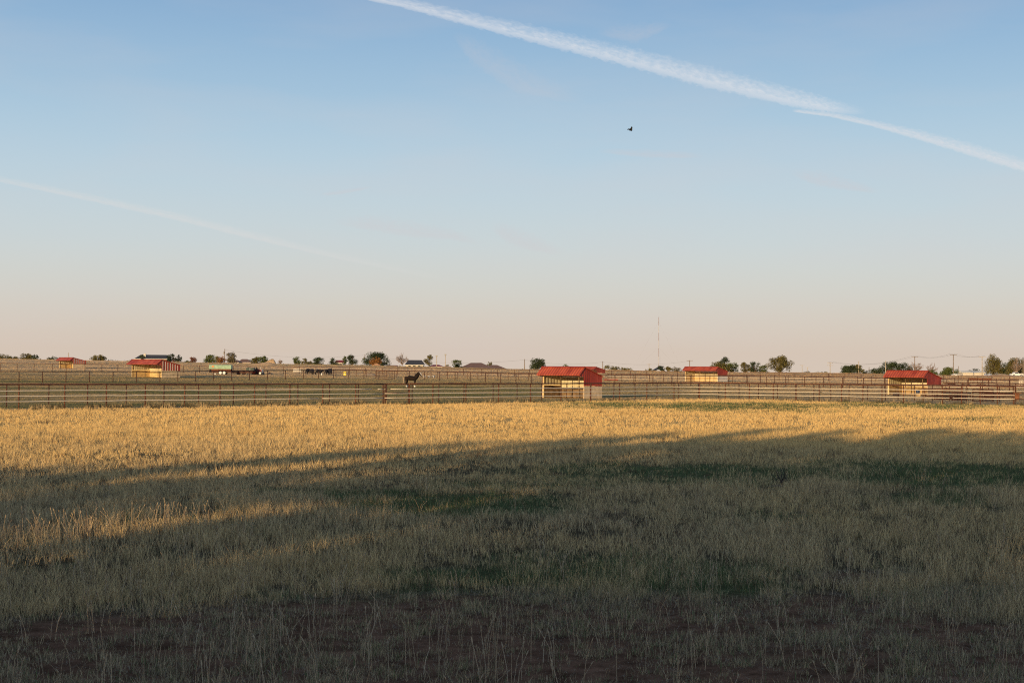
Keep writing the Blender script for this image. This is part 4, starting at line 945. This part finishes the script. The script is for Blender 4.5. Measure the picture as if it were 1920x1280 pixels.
def bird():
    d = 105; p = at(1182.5, 243.5, d); root = thing('bird', 'black bird in flight with raised wings alone in the sky', 'bird', p); k = d/F
    N = [(.5*k, 0, 0, 1.6*k), (-1.5*k, 0, .3*k, 1.5*k), (-3.4*k, 0, .1*k, .7*k), (2.2*k, 0, -.2*k, 1.2*k), (3.3*k, 0, -.1*k, .8*k)]
    skinned('body', N, [(0, 1), (1, 2), (0, 3), (3, 4)], M['bird'], root, 1)
    def wing(pts, nm='wing'): MB().add(pts + [(x, y+.02, z) for x, y, z in pts], [tuple(range(len(pts))), tuple(range(2*len(pts)-1, len(pts)-1, -1))] + [(i, (i+1) % len(pts), (i+1) % len(pts)+len(pts), i+len(pts)) for i in range(len(pts))]).build(nm, M['bird'], root)
    wing([(-.8*k, -2*k, .8*k), (2.6*k, -2*k, .6*k), (3.2*k, -3*k, 3.2*k), (2.6*k, -4*k, 5.0*k), (1.2*k, -4*k, 5.6*k), (.2*k, -3*k, 4.2*k)])
    wing([(-1.0*k, 2*k, .4*k), (.4*k, 2*k, 1.0*k), (-2.5*k, 4*k, 2.5*k), (-4.8*k, 6*k, 3.6*k), (-5.0*k, 6*k, 2.8*k)])
    MB().add([(-3*k, -.2*k, .5*k), (-3*k, .2*k, -.3*k), (-6.6*k, .8*k, -.4*k), (-6.2*k, -.8*k, .5*k)], [(0, 1, 2, 3)]).build('tail', M['bird'], root)
bird()

# ------------------------------------------------------------------ gear beside the right shed
def feeder(px, py, w, h_px, label, m='rust_dark', n=6, rz=.3):
    g = hit(px, py); k = g.y/F; W = w*k/2; Hh = h_px*k; root = thing('ring_feeder', label, 'feeder', g, rz, 'rusty hay feeders beside the right shed')
    for i, z in enumerate(np.linspace(.06, Hh, 3)):
        MB().tube([(W*math.cos(2*PI*j/16), .6*W*math.sin(2*PI*j/16), z) for j in range(17)], .04, 5).build('ring', M[m], root)
    for j in range(n): a = 2*PI*j/n; MB().tube([(W*math.cos(a), .6*W*math.sin(a), .02), (W*math.cos(a), .6*W*math.sin(a), Hh)], .03, 5).build('upright', M[m], root)
def panel(px0, px1, py, h_px, label, m='rust_dark', bars=5, dz=0, base=0, lean=.0):
    a = hit(px0, py); b = gp(px1, a.y+dz); a.z += base; b.z += base; k = a.y/F; Hh = h_px*k; root = thing('livestock_panel', label, 'panel', a, 0, 'rusty livestock panels beside the right shed'); d = b-a; off = Vector((0, lean, 0))
    MB().tube([(0, 0, 0), off+Vector((0, 0, Hh)), d+off+Vector((0, 0, Hh)), d, (0, 0, 0)], .065, 6).build('frame', M[m], root, True)
    for i in range(1, bars): t = i/bars; MB().tube([off*t+Vector((0, 0, Hh*t)), d+off*t+Vector((0, 0, Hh*t))], .055, 5).build('bar', M[m], root)
    for t in (.33, .66): MB().tube([d*t, d*t+off+Vector((0, 0, Hh))], .03, 5).build('upright', M[m], root)
panel(1824, 1862, 752, 22, 'boldest rusty livestock panel standing left of the brown plated gate', bars=5, dz=-2)
panel(1785, 1820, 750.5, 13, 'lower rusty livestock panel left of the boldest one', bars=3, dz=1.5)
panel(1735, 1805, 746, 17, 'long rusty livestock panel leaning by the right shed corner', 'rust', bars=5, dz=2, lean=.4)
panel(1838, 1902, 741, 3.2, 'low long dark rail rack between panel and gate', bars=2, dz=0)
feeder(1770, 748, 34, 9, 'wide dark ring feeder in front of the right shed corner')
feeder(1802, 748.5, 26, 8, 'smaller ring feeder between the livestock panels')
def trough(px, py, w, h, label, m='rust_dark'):
    g = hit(px, py); k = g.y/F; W = w*k; Hh = h*k; root = thing('feed_trough', label, 'trough', g, 0, 'long feed troughs right of the right shed')
    mb = MB(); mb.prism([(-.4, Hh), (-.25, Hh*.35), (.25, Hh*.35), (.4, Hh), (.34, Hh), (.2, Hh*.45), (-.2, Hh*.45), (-.34, Hh)], -W/2, W/2); mb.build('basin', M[m], root)
    for x in (-W*.4, W*.4): MB().box((x, 0, Hh*.18), (.08, .5, Hh*.36)).build('leg', M[m], root)
trough(1784, 722, 13, 4.5, 'leftmost of three dark feed troughs right of the right shed')
trough(1811, 722, 15, 4.2, 'middle of three dark feed troughs right of the right shed')
trough(1840, 723, 16, 5.5, 'rightmost and largest dark feed trough right of the right shed')
panel(1752, 1800, 749, 10, 'low rusty livestock panel lying in front of the barrel', bars=3, dz=.6)
panel(1846, 1900, 746, 9, 'low bent rusty livestock panel right of the boldest one', bars=3, dz=1.0)
trough(1146, 713.5, 26, 3, 'reddish long trough right of the centre shed', 'roof_red')
g = hit(1721, 743); b = thing('water_barrel', 'blue barrel at the front corner of the right shed', 'barrel', g); k = g.y/F
bb = MB().tube([(0, 0, 6*k), (0, 0, 6.8*k), (0, 0, 9*k), (0, 0, 11.2*k), (0, 0, 12*k)], [.17, .19, .20, .19, .17], 16).build('drum', M['blue'], b, True)
MB().box((0, 0, 3*k), (.42, .42, 6*k-.01)).build('stand', M['kick'], b)
g = hit(1680, 742.5); b = thing('water_tub', 'dark grey tub on the ground at the front of the right shed', 'tub', g)
MB().tube([(0, 0, 0), (0, 0, .32), (0, 0, .40)], [.30, .36, .37], 16).build('tub', M['dirt_dark'], b, True); MB().tube([(0, 0, .401), (0, 0, .405)], .30, 16).build('water', M['glass'], b)
# farm implement: reddish hay rake far right
g = hit(1838, 716.5); b = thing('hay_rake', 'rusty red wheeled farm implement below the dirt bank', 'implement', g); k = g.y/F
MB().tube([(-20*k, 0, .7), (20*k, 0, .8)], .06, 6).build('beam', M['rust_panel'], b)
for i in range(7): x = (-18+6*i)*k; MB().tube([(x, -.05, .55), (x, .05, .55)], .30, 14).build('rake_wheel', M['rust_panel'], b)
def vehicle(px, py, w, h_px, label, m='white_paint', name='pickup_truck'):
    g = gp(px, py) ; k = g.y/F; W = w*k; Hh = h_px*k; root = thing(name, label, 'truck', g, 0, None)
    body = MB(); z0, zb = .35, .35+Hh*.42
    body.add([(-W/2, -.9, z0), (W/2, -.9, z0), (W/2, -.9, zb*.95), (W*.16, -.9, zb), (W*.02, -.8, Hh), (-W*.22, -.8, Hh), (-W*.3, -.9, zb), (-W/2, -.9, zb)] + [(-W/2, .9, z0), (W/2, .9, z0), (W/2, .9, zb*.95), (W*.16, .9, zb), (W*.02, .8, Hh), (-W*.22, .8, Hh), (-W*.3, .9, zb), (-W/2, .9, zb)],
             [tuple(range(8)), tuple(range(15, 7, -1))] + [(i, i+8, (i+1) % 8+8, (i+1) % 8) for i in range(8)])
    body.build('body', M[m], root)
    MB().add([(-W*.25, -.92, zb+.05), (W*.12, -.92, zb+.05), (W*.01, -.84, Hh-.08), (-W*.2, -.84, Hh-.08)], [(0, 1, 2, 3)]).build('window', M['glass'], root)
    for x in (-W*.32, W*.32): wheel(root, x, -.8, .36, .22, 'steel')
vehicle(1791, 480, 12, 6.5, 'white pickup parked left of the long white building')
vehicle(1906, 395, 22, 9, 'pale pickup parked beneath the right edge trees')
g = hit(1915, 722.5); b = thing('stock_chute', 'white railed stock chute at the right edge behind the gate', 'chute', g); k = g.y/F
for z in (2, 5, 8, 11): MB().tube([(-4*k, 0, z*k), (6*k, 0, z*k)], .05, 5).build('rail', M['white_rail'], b)
for x in (-4, 1, 6): MB().tube([(x*k, 0, 0), (x*k, 0, 11.5*k)], .06, 6).build('post', M['white_rail'], b)

# ------------------------------------------------------------------ contrails: thin ribbons of ice cloud high above
def contrail(pts, d, label, strength, alpha, soft=1.0, nscale=1.0, warm=(.80, .80, .82)):
    # pts: (px, py, half width px); laid on a high slanted sheet far away
    V = []; Fc = []; uv = []
    n = len(pts); S = []
    for i in range(n-1):
        for t in np.linspace(0, 1, 10, endpoint=False): S.append(tuple(pts[i][j]*(1-t)+pts[i+1][j]*t for j in range(3)))
    S.append(pts[-1]); NW = 9
    for i, (px, py, hw) in enumerate(S):
        a = S[max(0, i-1)]; b = S[min(len(S)-1, i+1)]; dx, dy = b[0]-a[0], b[1]-a[1]; L = math.hypot(dx, dy); nx, ny = -dy/L, dx/L
        for j in range(NW):
            t = j/(NW-1)*2-1; q = at(px+nx*hw*t, py+ny*hw*t, d*(1+.05*t)); V.append(q); uv.append((i*.1, t))
    for i in range(len(S)-1):
        for j in range(NW-1): a = i*NW+j; Fc.append((a, a+1, a+NW+1, a+NW))
    me = bpy.data.meshes.new('contrail'); me.from_pydata([tuple(v) for v in V], [], Fc)
    ul = me.uv_layers.new(name='UVMap'); 
    for lp in me.loops: ul.data[lp.index].uv = uv[lp.vertex_index]
    m, nt, bs = nmat('ice_cloud'); n_ = nt.nodes; l = nt.links; n_.remove(bs); out = [x for x in n_ if x.type == 'OUTPUT_MATERIAL'][0]
    u = n_.new('ShaderNodeUVMap'); mp = n_.new('ShaderNodeMapping'); mp.inputs['Scale'].default_value = (3.4*nscale, 1.7, 1); l.new(u.outputs[0], mp.inputs[0])
    nz = n_.new('ShaderNodeTexNoise'); nz.inputs['Scale'].default_value = 2.2; nz.inputs['Detail'].default_value = 7; nz.inputs['Roughness'].default_value = .62; l.new(mp.outputs[0], nz.inputs[0])
    sp = n_.new('ShaderNodeSeparateXYZ'); l.new(u.outputs[0], sp.inputs[0])
    # ragged edge: |v| pushed by noise, sharper on the lower side
    ad = n_.new('ShaderNodeMath'); ad.operation = 'MULTIPLY_ADD'; ad.inputs[1].default_value = 1.0; l.new(sp.outputs[1], ad.inputs[0])
    nn = n_.new('ShaderNodeMath'); nn.operation = 'MULTIPLY_ADD'; nn.inputs[1].default_value = .9; nn.inputs[2].default_value = -.45; l.new(nz.outputs['Fac'], nn.inputs[0]); l.new(nn.outputs[0], ad.inputs[2])
    cr = n_.new('ShaderNodeValToRGB'); e = cr.color_ramp.elements; e[0].position = .10; e[0].color = (0, 0, 0, 1); e[1].position = .90; e[1].color = (0, 0, 0, 1)
    x = e.new(.38); x.color = (.6, .6, .6, 1); x = e.new(.66); x.color = (1, 1, 1, 1); x = e.new(.78); x.color = (.75, .75, .75, 1)
    mr = n_.new('ShaderNodeMapRange'); mr.inputs[1].default_value = -1; mr.inputs[2].default_value = 1; l.new(ad.outputs[0], mr.inputs[0]); l.new(mr.outputs[0], cr.inputs[0])
    m2 = n_.new('ShaderNodeMapRange'); m2.inputs[1].default_value = .25; m2.inputs[2].default_value = .65; m2.inputs[3].default_value = .45; m2.inputs[4].default_value = 1; l.new(nz.outputs['Fac'], m2.inputs[0])
    mu = n_.new('ShaderNodeMath'); mu.operation = 'MULTIPLY'; l.new(cr.outputs['Color'], mu.inputs[0]); l.new(m2.outputs[0], mu.inputs[1])
    # taper in and out along its length
    tot = (len(S)-1)*.1
    tr_ = n_.new('ShaderNodeMapRange'); tr_.inputs[1].default_value = 0; tr_.inputs[2].default_value = tot*soft*.12+.001; l.new(sp.outputs[0], tr_.inputs[0])
    te = n_.new('ShaderNodeMapRange'); te.inputs[1].default_value = tot; te.inputs[2].default_value = tot*(1-.12*soft)-.001; l.new(sp.outputs[0], te.inputs[0])
    for q in (tr_, te):
        k_ = n_.new('ShaderNodeMath'); k_.operation = 'MULTIPLY'; l.new(mu.outputs[0], k_.inputs[0]); l.new(q.outputs[0], k_.inputs[1]); mu = k_
    al = n_.new('ShaderNodeMath'); al.operation = 'MULTIPLY'; al.inputs[1].default_value = alpha; l.new(mu.outputs[0], al.inputs[0])
    em = n_.new('ShaderNodeEmission'); em.inputs[0].default_value = (*warm, 1); em.inputs[1].default_value = strength  # sunlit brightness of the cloud given as its own emission
    tp = n_.new('ShaderNodeBsdfTransparent'); mx = n_.new('ShaderNodeMixShader'); l.new(al.outputs[0], mx.inputs[0]); l.new(tp.outputs[0], mx.inputs[1]); l.new(em.outputs[0], mx.inputs[2]); l.new(mx.outputs[0], out.inputs[0])
    me.materials.append(m); o = bpy.data.objects.new('contrail', me); C.objects.link(o); tag(o, label, 'contrail', 'contrails in the sky')
contrail([(400, -60, 8), (640, -18, 11), (760, 6, 14), (870, 33, 18), (1000, 64, 22), (1100, 88, 24), (1200, 112, 25), (1300, 138, 27), (1400, 162, 26), (1500, 186, 23), (1560, 199, 18), (1625, 210, 9)], 12000, 'broad white contrail running from the top edge down to the right', .92, .74, .9, warm=(.80, .82, .86))
contrail([(1485, 207, 4), (1560, 215, 7), (1640, 232, 9), (1720, 252, 13), (1800, 274, 16), (1870, 295, 17), (1960, 322, 17)], 12500, 'narrower white contrail continuing to the right edge', .90, .75, .2, warm=(.80, .81, .84))
contrail([(-420, 225, 7), (-220, 280, 7), (-40, 328, 8), (80, 352, 9), (200, 377, 10), (330, 405, 11), (450, 435, 11), (600, 472, 9), (750, 505, 8), (860, 528, 7)], 14000, 'faint thin contrail low on the left side of the sky', .86, .46, 2.6, warm=(.84, .82, .80))
for P, lb in (([(620, 415, 8), (700, 418, 22), (780, 430, 22), (850, 440, 14), (900, 455, 8)], 'faint pinkish cloud streak at mid height left of centre'),
          ([(920, 420, 12), (960, 440, 26), (1000, 455, 22), (1060, 475, 10)], 'faint pinkish cloud wisp right of the mid height streak'),
          ([(1480, 322, 8), (1540, 335, 22), (1600, 348, 14), (1650, 360, 6)], 'faint cloud wisp below the narrower contrail'),
          ([(850, 60, 10), (900, 100, 34), (980, 150, 36), (1100, 190, 14)], 'faint hazy cloud below the broad contrail'),
          ([(1120, 60, 8), (1190, 62, 26), (1260, 44, 8)], 'faint wisp above the broad contrail'),
          ([(1120, 282, 6), (1220, 288, 12), (1320, 292, 6)], 'thin faint wisp below the flying bird'),
          ([(600, 365, 3), (640, 360, 6), (700, 350, 3)], 'short thin faint streak above the mid height streak')):
    contrail(P, 15000, lb, .80, .20 if P[0][1] < 100 else .34, 1.6, .8, warm=(.78, .72, .74))
for o in list(C.objects):
    if o.name.startswith('contrail') and 'contrail' not in o['label'].split('streak')[0].split('wisp')[0].split('cloud')[0] or o.get('label', '').startswith('faint hazy'):
        if o.get('category') == 'contrail': o.name = 'cloud_wisp'; o['category'] = 'cloud'; o['group'] = 'faint cloud wisps'

# ------------------------------------------------------------------ sky and sun
w = bpy.data.worlds.new('World'); bpy.context.scene.world = w; w.use_nodes = True; nt = w.node_tree; n = nt.nodes; l = nt.links
bg = n['Background']; tc = n.new('ShaderNodeTexCoord'); sp = n.new('ShaderNodeSeparateXYZ'); l.new(tc.outputs['Generated'], sp.inputs[0])
mz = n.new('ShaderNodeMath'); mz.operation = 'MAXIMUM'; mz.inputs[1].default_value = .012; l.new(sp.outputs[2], mz.inputs[0])
cb = n.new('ShaderNodeCombineXYZ'); l.new(sp.outputs[0], cb.inputs[0]); l.new(sp.outputs[1], cb.inputs[1]); l.new(mz.outputs[0], cb.inputs[2])
sky = n.new('ShaderNodeTexSky'); sky.sky_type = 'NISHITA'; sky.sun_disc = False; sky.sun_elevation = SUN_EL; sky.sun_rotation = math.atan2(TO_SUN.x, TO_SUN.y); sky.air_density = 1.0; sky.dust_density = 1.2; sky.ozone_density = 1.4
l.new(cb.outputs[0], sky.inputs[0])
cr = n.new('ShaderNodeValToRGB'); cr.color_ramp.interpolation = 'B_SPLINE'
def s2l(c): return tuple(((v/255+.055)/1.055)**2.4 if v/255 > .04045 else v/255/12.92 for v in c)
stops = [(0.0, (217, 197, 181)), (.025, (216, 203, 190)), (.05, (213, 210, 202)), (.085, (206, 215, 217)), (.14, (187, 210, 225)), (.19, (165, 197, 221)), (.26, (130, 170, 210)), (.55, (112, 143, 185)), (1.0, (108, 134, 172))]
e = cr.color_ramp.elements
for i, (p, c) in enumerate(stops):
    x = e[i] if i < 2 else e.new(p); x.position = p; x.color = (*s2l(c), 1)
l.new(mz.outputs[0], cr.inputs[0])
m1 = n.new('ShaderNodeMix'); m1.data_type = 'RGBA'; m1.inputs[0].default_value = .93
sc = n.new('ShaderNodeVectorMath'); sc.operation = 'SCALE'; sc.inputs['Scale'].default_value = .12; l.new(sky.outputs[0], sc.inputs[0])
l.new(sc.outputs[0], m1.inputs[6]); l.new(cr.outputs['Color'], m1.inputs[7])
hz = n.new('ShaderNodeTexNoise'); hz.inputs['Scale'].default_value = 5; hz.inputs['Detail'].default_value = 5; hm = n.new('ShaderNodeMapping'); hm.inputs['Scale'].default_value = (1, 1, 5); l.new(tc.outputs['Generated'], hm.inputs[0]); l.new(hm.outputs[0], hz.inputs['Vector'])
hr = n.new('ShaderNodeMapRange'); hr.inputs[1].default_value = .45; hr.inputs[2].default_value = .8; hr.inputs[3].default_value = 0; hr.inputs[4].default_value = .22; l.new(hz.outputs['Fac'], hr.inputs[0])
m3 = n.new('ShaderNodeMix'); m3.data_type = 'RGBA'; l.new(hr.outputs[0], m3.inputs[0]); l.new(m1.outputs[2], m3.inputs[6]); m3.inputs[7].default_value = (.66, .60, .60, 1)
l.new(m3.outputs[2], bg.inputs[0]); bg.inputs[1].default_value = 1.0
sl = bpy.data.lights.new('sun', 'SUN'); so = bpy.data.objects.new('sun', sl); C.objects.link(so); sl.energy = 5.0; sl.angle = R(.55); sl.color = (1, .72, .38)
so.rotation_euler = TO_SUN.to_track_quat('Z', 'Y').to_euler()
sc_ = bpy.context.scene; sc_.view_settings.view_transform = 'Standard'; sc_.view_settings.look = 'None'; sc_.view_settings.exposure = 0; sc_.view_settings.gamma = 1
sc_.cycles.use_denoising = False; sc_.cycles.filter_width = 1.15; sc_.cycles.sample_clamp_indirect = 4; sc_.cycles.max_bounces = 5; sc_.cycles.transparent_max_bounces = 12
